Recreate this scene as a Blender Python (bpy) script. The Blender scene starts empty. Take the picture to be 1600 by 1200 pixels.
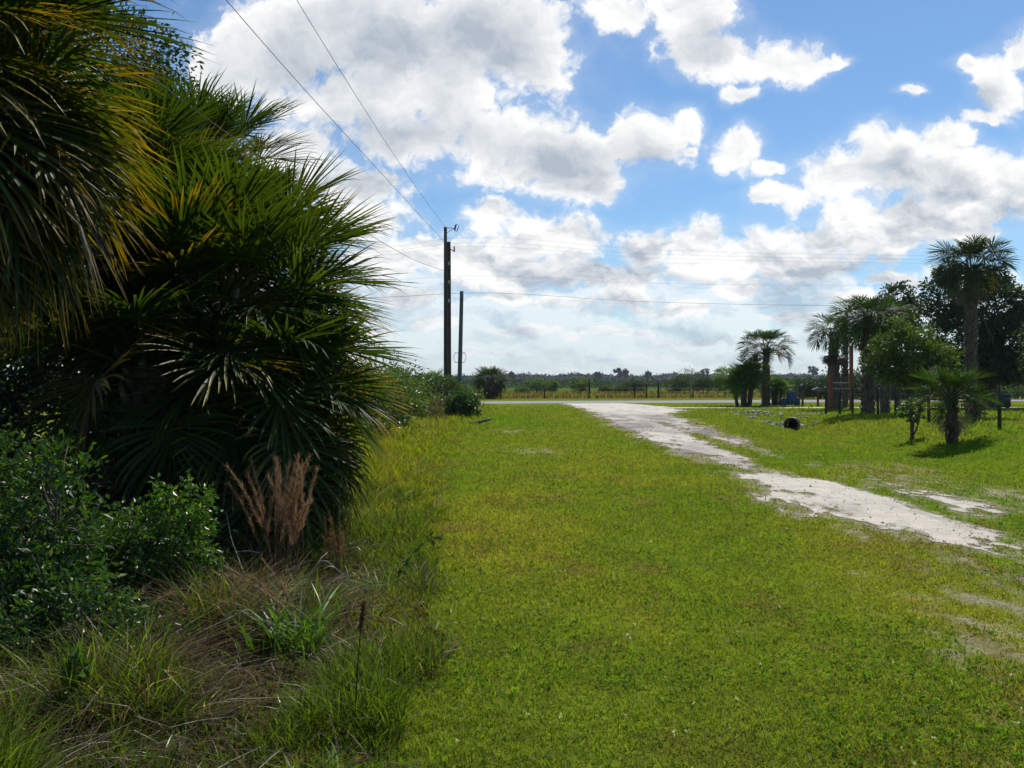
import bpy, math
import numpy as np
from mathutils import Vector

SC = bpy.context.scene
COL = SC.collection
F = 1422.0                    # focal length in photo pixels (1600 wide)
HZ = 598.0                    # photo row of the horizon
EYE = 1.6
SUN_EL, SUN_AZ = math.radians(52), math.radians(26)   # azimuth from +Y towards +X
rng = np.random.default_rng(7)


# ------------------------------------------------------------------ noise
def _hash(ix, iy, seed):
    n = (ix.astype(np.int64) * 374761393 + iy.astype(np.int64) * 668265263 + seed * 1442695041) & 0x7fffffff
    n = ((n ^ (n >> 13)) * 1274126177) & 0x7fffffff
    n = (n ^ (n >> 16)) & 0xffff
    return n / 65535.0


def vnoise(x, y, seed=0):
    x = np.asarray(x, float); y = np.asarray(y, float)
    ix = np.floor(x); iy = np.floor(y)
    fx = x - ix; fy = y - iy
    fx = fx * fx * (3 - 2 * fx); fy = fy * fy * (3 - 2 * fy)
    a = _hash(ix, iy, seed); b = _hash(ix + 1, iy, seed)
    c = _hash(ix, iy + 1, seed); d = _hash(ix + 1, iy + 1, seed)
    return (a * (1 - fx) + b * fx) * (1 - fy) + (c * (1 - fx) + d * fx) * fy


def fbm(x, y, seed=0, oct=4, rough=.55):
    s = 0; a = 1; t = 0
    x = np.asarray(x, float); y = np.asarray(y, float)
    for o in range(oct):
        s = s + a * vnoise(x * 2 ** o, y * 2 ** o, seed + o * 17); t += a; a *= rough
    return s / t


def sstep(a, b, x):
    t = np.clip((np.asarray(x, float) - a) / (b - a), 0, 1)
    return t * t * (3 - 2 * t)


# ------------------------------------------------------------------ terrain
SW_Y = np.array([4, 12, 18, 24, 31, 38, 46, 60]); SW_X = np.array([9.2, 9.6, 10.0, 10.6, 11.2, 11.8, 12.6, 14.0])


def gz(x, y):
    x = np.asarray(x, float); y = np.asarray(y, float)
    xc = np.interp(y, SW_Y, SW_X)
    fade = sstep(2, 8, y) * (1 - sstep(38, 47, y))
    z = -.34 * np.exp(-((x - xc) / 1.35) ** 2) * fade
    z = z + .26 * np.exp(-((x - xc - 3.4) / 1.7) ** 2) * fade * sstep(14, 24, y)
    z = z + (fbm(x * .45, y * .45, 3, 3) - .5) * .07 * (1 - sstep(40, 60, y))
    z = z + .10 * sstep(-2.2, -5, x) * (1 - sstep(30, 45, y))
    return z


def gz1(x, y):
    return float(gz(np.array([x]), np.array([y]))[0])


def at(px, d):
    """world x of photo column px at distance d"""
    return (px - 800.0) / F * d


def zat(py, d):
    return EYE + (HZ - py) / F * d


# ------------------------------------------------------------------ dirt mask
def dirt(x, y, spots=True):
    """>0 where the track is bare"""
    xl = np.interp(y, [3, 6, 8, 9, 10, 11.3, 14, 17.5, 22.3, 30, 37, 48, 60, 70, 78],
                   [4.6, 4.4, 4.24, 4.1, 3.8, 3.58, 3.75, 4.1, 3.8, 3.7, 3.87, 4.1, 4.2, 3.6, 2.5])
    xr = np.interp(y, [3, 6, 8, 9, 10, 11.5, 14, 18.6, 25, 36.7, 46, 52, 60, 70, 78],
                   [4.5, 4.5, 4.5, 4.8, 5.3, 6.4, 6.1, 5.6, 6.3, 7.4, 8.2, 10, 10.5, 9.0, 10.5])
    n = fbm(x * 1.4, y * .55, 11, 4) - .5
    n2 = fbm(x * 5, y * 2.2, 23, 3) - .5
    m = np.minimum(x - xl, xr - x)
    n3 = fbm(x * 13, y * 6, 29, 3) - .5
    v = m + n * 1.15 + n2 * 1.05 + n3 * .8
    # grassed middle between the ruts
    mid = np.exp(-((x - np.interp(y, [10, 16, 24, 40], [5.4, 5.2, 5.3, 6.2])) / .42) ** 2) * sstep(8.5, 12, y) * (1 - sstep(36, 44, y))
    v = v - mid * (1.05 + n * 3.2)
    v = v - .75 * np.exp(-((y - 17.2) / 1.3) ** 2) * sstep(4.3, 5.0, x)
    # thin cover nearer than the bright sand
    v = v - (1 - sstep(6.5, 8.6, y)) * 1.0
    # driveway to the right
    yc = 58 + .25 * np.sin(x * .35)
    dv = np.minimum(np.where(x > 4, 1.35 - np.abs(y - yc), -9), 40 - x) + n * .9
    v = np.maximum(v, dv)
    # loose bare spots in the lawn
    for cx, cy, r in () if not spots else ((3.3, 5.2, .08), (3.9, 6.6, .1), (4.2, 7.2, .12), (6.6, 11.8, .35), (7.2, 13, .3), (6.6, 15, .35), (6.9, 17.3, .3), (.6, 21.5, .1), (.25, 30, .3)):
        r2 = np.hypot((x - cx), (y - cy) * .7)
        v = np.maximum(v, (r - r2) * .4 + n * .4 + n2 * .9 + n3 * .9 - .12)
    return v


# ------------------------------------------------------------------ mesh helpers
class MB:
    def __init__(self):
        self.v, self.q, self.t, self.c, self.n = [], [], [], [], 0

    def add(self, v, q=None, t=None, c=(1, 1, 1)):
        v = np.asarray(v, float).reshape(-1, 3)
        if q is not None and len(q):
            self.q.append(np.asarray(q, int).reshape(-1, 4) + self.n)
        if t is not None and len(t):
            self.t.append(np.asarray(t, int).reshape(-1, 3) + self.n)
        c = np.asarray(c, float)
        self.c.append(np.broadcast_to(c, (len(v), 3)) if c.ndim < 2 else c)
        self.v.append(v); self.n += len(v)
        return self

    def tube(self, pts, rad, sides=8, c=(1, 1, 1), cap=True, rough=0.0, seed=0):
        pts = np.asarray(pts, float); k = len(pts)
        rad = np.broadcast_to(np.asarray(rad, float), (k,))
        tan = np.gradient(pts, axis=0); tan /= np.linalg.norm(tan, axis=1)[:, None] + 1e-12
        ref = np.array([0, 0, 1.]) if abs(tan[0, 2]) < .8 else np.array([1., 0, 0])
        a = np.cross(tan, ref); a /= np.linalg.norm(a, axis=1)[:, None]
        b = np.cross(tan, a)
        th = np.arange(sides) / sides * 2 * math.pi
        R = rad[:, None]
        if rough:
            R = R * (1 + rough * (np.random.default_rng(seed).random((k, sides)) - .5))
        ring = pts[:, None, :] + (a[:, None, :] * np.cos(th)[None, :, None] + b[:, None, :] * np.sin(th)[None, :, None]) * np.broadcast_to(R, (k, sides))[:, :, None]
        i = np.arange(k - 1)[:, None] * sides; j = np.arange(sides)[None, :]; jn = (j + 1) % sides
        q = np.stack([i + j, i + jn, i + sides + jn, i + sides + j], -1).reshape(-1, 4)
        vv = ring.reshape(-1, 3); t = []
        cc = np.asarray(c, float)
        if cc.ndim == 2:
            cc = np.repeat(cc, sides, 0)
        if cap:
            vv = np.vstack([vv, pts[:1], pts[-1:]])
            n0 = k * sides
            for jj in range(sides):
                t.append((n0, (jj + 1) % sides, jj)); t.append((n0 + 1, (k - 1) * sides + jj, (k - 1) * sides + (jj + 1) % sides))
            if cc.ndim == 2:
                cc = np.vstack([cc, cc[:1], cc[-1:]])
        return self.add(vv, q, t, cc)

    def box(self, lo, hi, c=(1, 1, 1), rot=None, org=None, bevel=0.0):
        lo = np.asarray(lo, float); hi = np.asarray(hi, float)
        if bevel:
            b = bevel
            ring = lambda x0, x1, y0, y1, z: [(x0 + b, y0, z), (x1 - b, y0, z), (x1, y0 + b, z), (x1, y1 - b, z), (x1 - b, y1, z), (x0 + b, y1, z), (x0, y1 - b, z), (x0, y0 + b, z)]
            v = ring(lo[0] + b, hi[0] - b, lo[1] + b, hi[1] - b, lo[2]) + ring(lo[0], hi[0], lo[1], hi[1], lo[2] + b) + ring(lo[0], hi[0], lo[1], hi[1], hi[2] - b) + ring(lo[0] + b, hi[0] - b, lo[1] + b, hi[1] - b, hi[2])
            q = [(r * 8 + j, r * 8 + (j + 1) % 8, r * 8 + 8 + (j + 1) % 8, r * 8 + 8 + j) for r in range(3) for j in range(8)]
            q += [(3, 2, 1, 0), (7, 4, 3, 0), (7, 6, 5, 4), (24, 25, 26, 27), (24, 27, 28, 31), (28, 29, 30, 31)]
            v = np.array(v)
        else:
            v = np.array([(x, y, z) for z in (lo[2], hi[2]) for y in (lo[1], hi[1]) for x in (lo[0], hi[0])])
            q = [(0, 2, 3, 1), (4, 5, 7, 6), (0, 1, 5, 4), (2, 6, 7, 3), (0, 4, 6, 2), (1, 3, 7, 5)]
        if rot is not None:
            v = v @ np.asarray(rot).T
        if org is not None:
            v = v + np.asarray(org)
        return self.add(v, q, None, c)

    def build(self, name, mat, parent=None, smooth=True, loc=(0, 0, 0)):
        me = bpy.data.meshes.new(name)
        v = np.vstack(self.v) - np.asarray(loc, float) if self.v else np.zeros((0, 3))
        q = np.vstack(self.q) if self.q else np.zeros((0, 4), int)
        t = np.vstack(self.t) if self.t else np.zeros((0, 3), int)
        nl = q.size + t.size
        me.vertices.add(len(v)); me.vertices.foreach_set('co', v.astype(np.float32).ravel())
        me.loops.add(nl); me.loops.foreach_set('vertex_index', np.concatenate([q.ravel(), t.ravel()]).astype(np.int32))
        me.polygons.add(len(q) + len(t))
        st = np.concatenate([np.arange(len(q)) * 4, q.size + np.arange(len(t)) * 3]).astype(np.int32)
        me.polygons.foreach_set('loop_start', st)
        me.polygons.foreach_set('use_smooth', np.full(len(q) + len(t), smooth))
        me.update(calc_edges=True)
        ca = me.color_attributes.new('tint', 'FLOAT_COLOR', 'POINT')
        c = np.hstack([np.vstack(self.c), np.ones((len(v), 1))]).astype(np.float32)
        ca.data.foreach_set('color', c.ravel())
        me.materials.append(mat)
        o = bpy.data.objects.new(name, me); COL.objects.link(o)
        o.location = loc
        if parent is not None:
            o.parent = parent
            o.location = Vector(loc) - Vector(parent.location)
        return o


def thing(name, label, cat, loc, group=None):
    o = bpy.data.objects.new(name, None); COL.objects.link(o)
    o.location = loc; o.empty_display_size = .2
    return tag(o, label, cat, group)


def tag(o, label=None, cat=None, group=None, kind=None):
    if label: o['label'] = label
    if cat: o['category'] = cat
    if group: o['group'] = group
    if kind: o['kind'] = kind
    return o


# ------------------------------------------------------------------ materials
def newmat(name):
    m = bpy.data.materials.new(name); m.use_nodes = True
    nt = m.node_tree; nt.nodes.clear()
    out = nt.nodes.new('ShaderNodeOutputMaterial')
    return m, nt, out


def N(nt, typ, **kw):
    n = nt.nodes.new(typ)
    for k, v in kw.items():
        if k.startswith('i_'):
            n.inputs[k[2:].replace('_', ' ')].default_value = v
        else:
            setattr(n, k, v)
    return n


def leafmat(name, transl=.35, rough=.4, spec=.5, gain=(1.5, 1.55, .8)):
    m, nt, out = newmat(name)
    at_ = N(nt, 'ShaderNodeAttribute', attribute_name='tint')
    geo = N(nt, 'ShaderNodeTexCoord')
    no = N(nt, 'ShaderNodeTexNoise'); no.inputs['Scale'].default_value = 9; no.inputs['Detail'].default_value = 3
    nt.links.new(geo.outputs['Object'], no.inputs['Vector'])
    mr = N(nt, 'ShaderNodeMapRange'); mr.inputs['To Min'].default_value = .65; mr.inputs['To Max'].default_value = 1.35
    nt.links.new(no.outputs['Fac'], mr.inputs['Value'])
    mul = N(nt, 'ShaderNodeVectorMath', operation='SCALE')
    nt.links.new(at_.outputs['Color'], mul.inputs[0]); nt.links.new(mr.outputs[0], mul.inputs['Scale'])
    p = N(nt, 'ShaderNodeBsdfPrincipled'); p.inputs['Roughness'].default_value = rough
    p.inputs['Specular IOR Level'].default_value = spec
    nt.links.new(mul.outputs[0], p.inputs['Base Color'])
    g = N(nt, 'ShaderNodeVectorMath', operation='MULTIPLY'); g.inputs[1].default_value = gain
    nt.links.new(mul.outputs[0], g.inputs[0])
    tr = N(nt, 'ShaderNodeBsdfTranslucent'); nt.links.new(g.outputs[0], tr.inputs['Color'])
    mx = N(nt, 'ShaderNodeMixShader'); mx.inputs[0].default_value = transl
    nt.links.new(p.outputs[0], mx.inputs[1]); nt.links.new(tr.outputs[0], mx.inputs[2])
    nt.links.new(mx.outputs[0], out.inputs['Surface'])
    return m


def solidmat(name, col, rough=.8, metal=0, var=.35, scale=8, bump=.3, spec=.3, stretch=(1, 1, 1)):
    """colour with noise wear, tint attribute multiplied in"""
    m, nt, out = newmat(name)
    tc = N(nt, 'ShaderNodeTexCoord'); mp = N(nt, 'ShaderNodeMapping'); mp.inputs['Scale'].default_value = stretch
    nt.links.new(tc.outputs['Object'], mp.inputs['Vector'])
    no = N(nt, 'ShaderNodeTexNoise'); no.inputs['Scale'].default_value = scale; no.inputs['Detail'].default_value = 6; no.inputs['Roughness'].default_value = .65
    nt.links.new(mp.outputs[0], no.inputs['Vector'])
    mr = N(nt, 'ShaderNodeMapRange'); mr.inputs['From Min'].default_value = .25; mr.inputs['From Max'].default_value = .75
    mr.inputs['To Min'].default_value = 1 - var; mr.inputs['To Max'].default_value = 1 + var
    nt.links.new(no.outputs['Fac'], mr.inputs['Value'])
    at_ = N(nt, 'ShaderNodeAttribute', attribute_name='tint')
    a = N(nt, 'ShaderNodeVectorMath', operation='MULTIPLY'); a.inputs[1].default_value = col
    nt.links.new(at_.outputs['Color'], a.inputs[0])
    s = N(nt, 'ShaderNodeVectorMath', operation='SCALE'); nt.links.new(a.outputs[0], s.inputs[0]); nt.links.new(mr.outputs[0], s.inputs['Scale'])
    p = N(nt, 'ShaderNodeBsdfPrincipled'); p.inputs['Roughness'].default_value = rough; p.inputs['Metallic'].default_value = metal
    p.inputs['Specular IOR Level'].default_value = spec
    nt.links.new(s.outputs[0], p.inputs['Base Color'])
    if bump:
        b = N(nt, 'ShaderNodeBump'); b.inputs['Strength'].default_value = bump; b.inputs['Distance'].default_value = .03
        nt.links.new(no.outputs['Fac'], b.inputs['Height']); nt.links.new(b.outputs[0], p.inputs['Normal'])
    nt.links.new(p.outputs[0], out.inputs['Surface'])
    return m


M_PALM = leafmat('palm_leaf', .40, .46, .24, (1.95, 1.65, .35))
M_DEADPALM = leafmat('dead_palm_leaf', .2, .5, .4, (1.2, 1.1, .9))
M_SHRUB = leafmat('shrub_leaf', .36, .38, .5, (1.6, 1.7, .7))
M_PALMFAR = leafmat('far_palm_leaf', .30, .6, .25, (1.7, 1.75, .6))
M_TREE = leafmat('tree_leaf', .3, .5, .35, (1.5, 1.6, .7))
M_GRASS = leafmat('grass_blade', .45, .7, .12, (1.6, 1.6, .5))
M_DRY = leafmat('dry_grass', .35, .6, .3, (1.4, 1.3, 1.0))
M_FAR = leafmat('far_foliage', .2, .8, .1, (1.3, 1.4, .8))
M_BARK = solidmat('bark', (.085, .065, .05), .95, var=.5, scale=14, bump=.8, stretch=(1, 1, .35))
M_TWIG = solidmat('twig', (.10, .085, .06), .9, scale=20)
M_BOOT = solidmat('palm_trunk_fibre', (.13, .10, .08), .95, var=.55, scale=11, bump=1.0)
M_POLE = solidmat('creosoted_wood', (.060, .044, .034), .85, var=.45, scale=10, bump=.4, stretch=(1, 1, .08))
M_CONC = solidmat('weathered_concrete', (.11, .115, .12), .85, var=.25, scale=8, bump=.15)
M_STEEL = solidmat('grey_steel', (.11, .12, .13), .45, .7, var=.2, bump=0)
M_CABLE = solidmat('cable', (.05, .052, .056), .5, .4, var=.1, bump=0)
M_POST = solidmat('fence_wood', (.055, .047, .038), .9, var=.5, scale=9, bump=.5, stretch=(1, 1, .2))
M_RUST = solidmat('rust_orange_paint', (.30, .085, .030), .75, var=.45, scale=6)
M_WHITE = solidmat('white_paint', (.62, .63, .62), .6, var=.12, scale=5, bump=.1)
M_BLUE = solidmat('blue_upholstery', (.035, .075, .15), .8, var=.25, scale=7)
M_BLACKP = solidmat('black_plastic', (.012, .012, .013), .42, var=.3, bump=.05, spec=.6)
M_ROCK = solidmat('limestone_rubble', (.50, .46, .39), .95, var=.35, scale=5, bump=.8)
M_LOG = solidmat('grey_log', (.13, .11, .085), .9, var=.5, scale=7, bump=.6)
M_RED = solidmat('red_board', (.22, .03, .025), .8, var=.35, scale=5)
M_DARKB = solidmat('dark_boards', (.03, .026, .022), .9, var=.4, scale=5, stretch=(1, 1, .2))
M_TEAL = solidmat('teal_cover', (.05, .20, .20), .6, var=.2, scale=5)
M_BROWNW = solidmat('brown_wood', (.14, .09, .05), .85, var=.4, scale=8, stretch=(1, 1, .2))


def groundmat():
    m, nt, out = newmat('grassy_ground')
    geo = N(nt, 'ShaderNodeNewGeometry')
    L = nt.links.new

    def noise(scale, detail=5, rough=.6, sc=(1, 1, 1)):
        mp = N(nt, 'ShaderNodeMapping'); mp.inputs['Scale'].default_value = sc
        L(geo.outputs['Position'], mp.inputs['Vector'])
        n = N(nt, 'ShaderNodeTexNoise'); n.inputs['Scale'].default_value = scale; n.inputs['Detail'].default_value = detail; n.inputs['Roughness'].default_value = rough
        L(mp.outputs[0], n.inputs['Vector']); return n.outputs['Fac']

    def ramp(f, a, b):
        r = N(nt, 'ShaderNodeMapRange'); r.inputs['From Min'].default_value = a; r.inputs['From Max'].default_value = b
        L(f, r.inputs['Value']); return r.outputs[0]

    def mix(f, a, b):
        x = N(nt, 'ShaderNodeMix', data_type='RGBA')
        L(f, x.inputs[0])
        for s, k in ((a, 6), (b, 7)):
            if isinstance(s, tuple): x.inputs[k].default_value = s + (1,)
            else: L(s, x.inputs[k])
        return x.outputs[2]
    at_ = N(nt, 'ShaderNodeAttribute', attribute_name='tint')
    fine = noise(14, 6, .7)
    base = N(nt, 'ShaderNodeVectorMath', operation='SCALE'); L(at_.outputs['Color'], base.inputs[0])
    r = N(nt, 'ShaderNodeMapRange'); r.inputs['From Min'].default_value = .3; r.inputs['From Max'].default_value = .7; r.inputs['To Min'].default_value = .6; r.inputs['To Max'].default_value = 1.4
    L(fine, r.inputs['Value']); L(r.outputs[0], base.inputs['Scale'])
    straw = ramp(noise(2.2, 6, .7), .52, .75)
    sp = N(nt, 'ShaderNodeSeparateXYZ'); L(geo.outputs['Position'], sp.inputs[0])
    sm = N(nt, 'ShaderNodeMath', operation='MULTIPLY'); L(straw, sm.inputs[0]); L(ramp(sp.outputs['Y'], 60, 12), sm.inputs[1])
    c = mix(sm.outputs[0], base.outputs[0], (.17, .145, .04))
    p = N(nt, 'ShaderNodeBsdfPrincipled'); p.inputs['Roughness'].default_value = 1; p.inputs['Specular IOR Level'].default_value = 0
    # keep part of the lawn colour where the straw shows
    c2 = mix(ramp(noise(.7, 4), .3, .7), base.outputs[0], c)
    L(c2, p.inputs['Base Color'])
    b = N(nt, 'ShaderNodeBump'); b.inputs['Strength'].default_value = .6; b.inputs['Distance'].default_value = .04
    L(noise(30, 5, .7), b.inputs['Height']); L(b.outputs[0], p.inputs['Normal'])
    L(p.outputs[0], out.inputs['Surface'])
    return m


def dirtmat():
    m, nt, out = newmat('sandy_dirt')
    L = nt.links.new
    geo = N(nt, 'ShaderNodeNewGeometry')
    at_ = N(nt, 'ShaderNodeAttribute', attribute_name='tint')
    n = N(nt, 'ShaderNodeTexNoise'); n.inputs['Scale'].default_value = 3; n.inputs['Detail'].default_value = 9; n.inputs['Roughness'].default_value = .7
    L(geo.outputs['Position'], n.inputs['Vector'])
    n2 = N(nt, 'ShaderNodeTexNoise'); n2.inputs['Scale'].default_value = 45; n2.inputs['Detail'].default_value = 4; n2.inputs['Roughness'].default_value = .7
    L(geo.outputs['Position'], n2.inputs['Vector'])
    r = N(nt, 'ShaderNodeMapRange'); r.inputs['From Min'].default_value = .3; r.inputs['From Max'].default_value = .7; r.inputs['To Min'].default_value = .75; r.inputs['To Max'].default_value = 1.15
    L(n.outputs['Fac'], r.inputs['Value'])
    r2 = N(nt, 'ShaderNodeMapRange'); r2.inputs['From Min'].default_value = .3; r2.inputs['From Max'].default_value = .7; r2.inputs['To Min'].default_value = .8; r2.inputs['To Max'].default_value = 1.15
    L(n2.outputs['Fac'], r2.inputs['Value'])
    mu = N(nt, 'ShaderNodeMath', operation='MULTIPLY'); L(r.outputs[0], mu.inputs[0]); L(r2.outputs[0], mu.inputs[1])
    s = N(nt, 'ShaderNodeVectorMath', operation='SCALE'); L(at_.outputs['Color'], s.inputs[0]); L(mu.outputs[0], s.inputs['Scale'])
    p = N(nt, 'ShaderNodeBsdfPrincipled'); p.inputs['Roughness'].default_value = .95; p.inputs['Specular IOR Level'].default_value = .15
    L(s.outputs[0], p.inputs['Base Color'])
    b = N(nt, 'ShaderNodeBump'); b.inputs['Strength'].default_value = .7; b.inputs['Distance'].default_value = .03
    ad = N(nt, 'ShaderNodeMath', operation='ADD'); L(n.outputs['Fac'], ad.inputs[0]); L(n2.outputs['Fac'], ad.inputs[1])
    L(ad.outputs[0], b.inputs['Height']); L(b.outputs[0], p.inputs['Normal'])
    L(p.outputs[0], out.inputs['Surface'])
    return m


M_GROUND = groundmat(); M_DIRT = dirtmat()
M_ROAD = solidmat('worn_asphalt', (.26, .25, .245), .9, var=.15, scale=2, bump=.1)


# ------------------------------------------------------------------ colours
def lawn_col(x, y):
    """albedo of the lawn blades / sward"""
    a = fbm(x * .55, y * .3, 41, 4)[:, None]; b = fbm(x * 1.7, y * .9, 53, 4)[:, None]; e = fbm(x * .16, y * .1, 61, 3)[:, None]
    g = np.array([.162, .220, .016]); yl = np.array([.225, .245, .022]); br = np.array([.21, .15, .045]); dk = np.array([.125, .225, .010])
    far = (1 - .55 * sstep(10, 26, y))[:, None]
    c = g + (yl - g) * sstep(.42, .68, a) * far
    c = c + (dk - c) * (sstep(.52, .75, e) * .75)
    c = c + (br - c) * (sstep(.58, .76, b) * .5 * far)
    f = fbm(x * 5.5, y * 4, 67, 3)[:, None]
    c = c * (.70 + .60 * f)
    return c


def ground_col(x, y):
    c = lawn_col(x, y) * .82
    # sand worn through the sward
    bare = sstep(-.42, .22, dirt(x, y))[:, None] * (y < 69 + .2 * x)[:, None]
    c = c + (np.array([.33, .295, .20]) * (.7 + .5 * fbm(x * 3, y * 2, 73, 3))[:, None] - c) * bare
    # weedy strip on the left: litter
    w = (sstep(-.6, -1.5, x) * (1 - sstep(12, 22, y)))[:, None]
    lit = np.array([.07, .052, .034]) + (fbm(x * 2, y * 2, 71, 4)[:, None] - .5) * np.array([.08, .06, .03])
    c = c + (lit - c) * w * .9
    # fields beyond the road
    f1 = (sstep(86, 92, y - .2 * x))[:, None]
    strip = np.array([.17, .125, .055]); green = np.array([.085, .14, .018]); fg = np.array([.035, .065, .018])
    nn = fbm(x * .05, y * .02, 81, 4)[:, None]
    f = strip + (green - strip) * sstep(120, 175, y + (nn[:, 0] - .5) * 60)[:, None]
    f = f + (fg - f) * sstep(230, 330, y)[:, None]
    verge = (sstep(86, 88, y - .2 * x) * (1 - sstep(90, 92, y - .2 * x)))[:, None]
    c = c + (f - c) * f1
    c = c + (np.array([.11, .13, .03]) - c) * verge * .7
    return np.clip(c, .005, 1)


# ------------------------------------------------------------------ setting: ground, track, road
def axis_pts(lo, hi, near, far_step):
    pts = [0.0]; s = near
    while pts[-1] < hi: pts.append(pts[-1] + s); s = min(s * 1.06, far_step)
    neg = [0.0]; s = near
    while neg[-1] > lo: neg.append(neg[-1] - s); s = min(s * 1.06, far_step)
    return np.array(sorted(set(neg[1:] + pts)))


def make_ground():
    xs = np.arange(-7, 12, .09)
    ex = [12.0]; s_ = .1
    while ex[-1] < 3500: ex.append(ex[-1] + s_); s_ = min(s_ * 1.07, 260)
    ex = np.array(ex); xs = np.concatenate([-(ex[::-1] - 5), xs[(xs > -6.95)], ex])
    ys = np.concatenate([np.arange(-60, -6, 4.0), np.arange(-6, 2, .5), 2 * np.exp(np.arange(0, math.log(2600), .011))])
    X, Y = np.meshgrid(xs, ys)
    x, y = X.ravel(), Y.ravel()
    v = np.stack([x, y, gz(x, y)], 1)
    ny, nx = X.shape
    i = (np.arange(ny - 1)[:, None] * nx + np.arange(nx - 1)[None, :])
    q = np.stack([i, i + 1, i + 1 + nx, i + nx], -1).reshape(-1, 4)
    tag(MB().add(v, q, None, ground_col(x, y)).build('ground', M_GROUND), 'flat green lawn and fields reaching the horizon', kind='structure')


def make_track():
    ys = 3.2 * np.exp(np.arange(0, math.log(72 / 3.2), .0065))
    mb = MB()
    nx = 300
    U = np.linspace(0, 1, nx)
    lo = np.where(ys < 9, 2.4, 2.3) * 1.0
    x0 = np.interp(ys, [0, 20, 40, 72], [2.0, -.6, -1.6, 1.5]); x1 = np.interp(ys, [0, 20, 46, 48, 72], [9, 9.5, 11, 14, 14])
    X = x0[:, None] + (x1 - x0)[:, None] * U[None, :]
    Y = np.repeat(ys[:, None], nx, 1)
    return X, Y


def make_dirt():
    def emit(X, Y, name, label):
        x, y = X.ravel(), Y.ravel()
        m = dirt(x, y, False) - .06
        lim = 69.1 + .2 * x
        m = np.where(y > lim, -1, m)
        v = np.stack([x, y, gz(x, y) + .003 + .0002 * y], 1)
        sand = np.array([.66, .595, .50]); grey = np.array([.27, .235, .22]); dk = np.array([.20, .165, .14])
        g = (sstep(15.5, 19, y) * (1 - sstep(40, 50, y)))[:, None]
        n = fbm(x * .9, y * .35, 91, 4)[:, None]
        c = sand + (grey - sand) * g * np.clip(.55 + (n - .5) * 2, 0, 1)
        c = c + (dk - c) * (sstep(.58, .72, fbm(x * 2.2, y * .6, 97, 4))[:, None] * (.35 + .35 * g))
        edge = (1 - sstep(0, .3, m))[:, None]
        c = c + (np.array([.23, .195, .12]) - c) * edge * .8
        ny, nx = X.shape
        i = (np.arange(ny - 1)[:, None] * nx + np.arange(nx - 1)[None, :])
        q = np.stack([i, i + 1, i + 1 + nx, i + nx], -1).reshape(-1, 4)
        mm = m.reshape(X.shape)
        keep = (mm[:-1, :-1] > 0) & (mm[1:, :-1] > 0) & (mm[:-1, 1:] > 0) & (mm[1:, 1:] > 0)
        q = q[keep.ravel()]
        used = np.unique(q); re = np.full(len(v), -1); re[used] = np.arange(len(used))
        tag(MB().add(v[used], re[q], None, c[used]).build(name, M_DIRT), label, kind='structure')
    X, Y = make_track()
    emit(X, Y, 'dirt_track', 'rutted sandy dirt track beside the lawn')
    ys = np.linspace(55.6, 60.6, 46); xs = np.arange(14.0, 40.0, .12)
    X, Y = np.meshgrid(xs, ys)
    emit(X, Y, 'driveway', 'narrow pale sand driveway crossing to the right')


def make_road():
    xs = np.concatenate([np.arange(-260, -40, 20), np.arange(-40, 60, 1.0), np.arange(60, 420, 20)])
    near = 69.3 + .2 * xs; far = near + 9.3
    mb = MB()
    k = 6
    V = []
    for j in range(k + 1):
        t = j / k
        y = near + (far - near) * t + (vnoise(xs * .7, xs * 0, 5) - .5) * (.6 if j in (0, k) else 0)
        V.append(np.stack([xs, y, gz(xs, y) + .012 + .05 * math.sin(t * math.pi)], 1))
    v = np.vstack(V); n = len(xs)
    i = (np.arange(k)[:, None] * n + np.arange(n - 1)[None, :])
    q = np.stack([i, i + 1, i + 1 + n, i + n], -1).reshape(-1, 4)
    mb.add(v, q)
    tag(mb.build('road', M_ROAD), 'pale worn road crossing beyond the lawn', kind='structure')


make_ground(); make_dirt(); make_road()


# ------------------------------------------------------------------ grass
def blades(mb, x, y, h, w, lean, col, rows=2, seed=1, curl=1.0, z0=None, az=None, tipcol=None, zs=1.0):
    r = np.random.default_rng(seed); n = len(x)
    h = np.broadcast_to(h, (n,)); w = np.broadcast_to(w, (n,)); lean = np.broadcast_to(lean, (n,))
    if az is None: az = r.random(n) * 2 * math.pi
    tw = az + math.pi / 2 + (r.random(n) - .5) * 2.2
    z = (gz(x, y) if z0 is None else z0) - .01
    vs = []
    for k in range(rows + 1):
        t = k / rows
        off = lean * h * t ** (1 + curl)
        zz = z + zs * h * (t - .28 * np.minimum(lean, 1.6) * t ** 2)
        cx = x + np.cos(az) * off; cy = y + np.sin(az) * off
        if k == rows:
            vs.append(np.stack([cx, cy, zz], 1)[:, None, :])
        else:
            hw = w * .5 * (1 - .25 * t)
            dx = np.cos(tw) * hw; dy = np.sin(tw) * hw
            vs.append(np.stack([np.stack([cx - dx, cy - dy, zz], 1), np.stack([cx + dx, cy + dy, zz], 1)], 1))
    V = np.concatenate(vs, 1); m = 2 * rows + 1
    b = np.arange(n)[:, None] * m
    q = [np.concatenate([b + 2 * k, b + 2 * k + 1, b + 2 * k + 3, b + 2 * k + 2], 1) for k in range(rows - 1)]
    t = np.concatenate([b + 2 * rows - 2, b + 2 * rows - 1, b + 2 * rows], 1)
    C = np.repeat(col[:, None, :], m, 1)
    if tipcol is not None:
        C[:, m // 2:, :] = tipcol[:, None, :]
    mb.add(V.reshape(-1, 3), np.vstack(q) if q else None, t, C.reshape(-1, 3))


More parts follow.
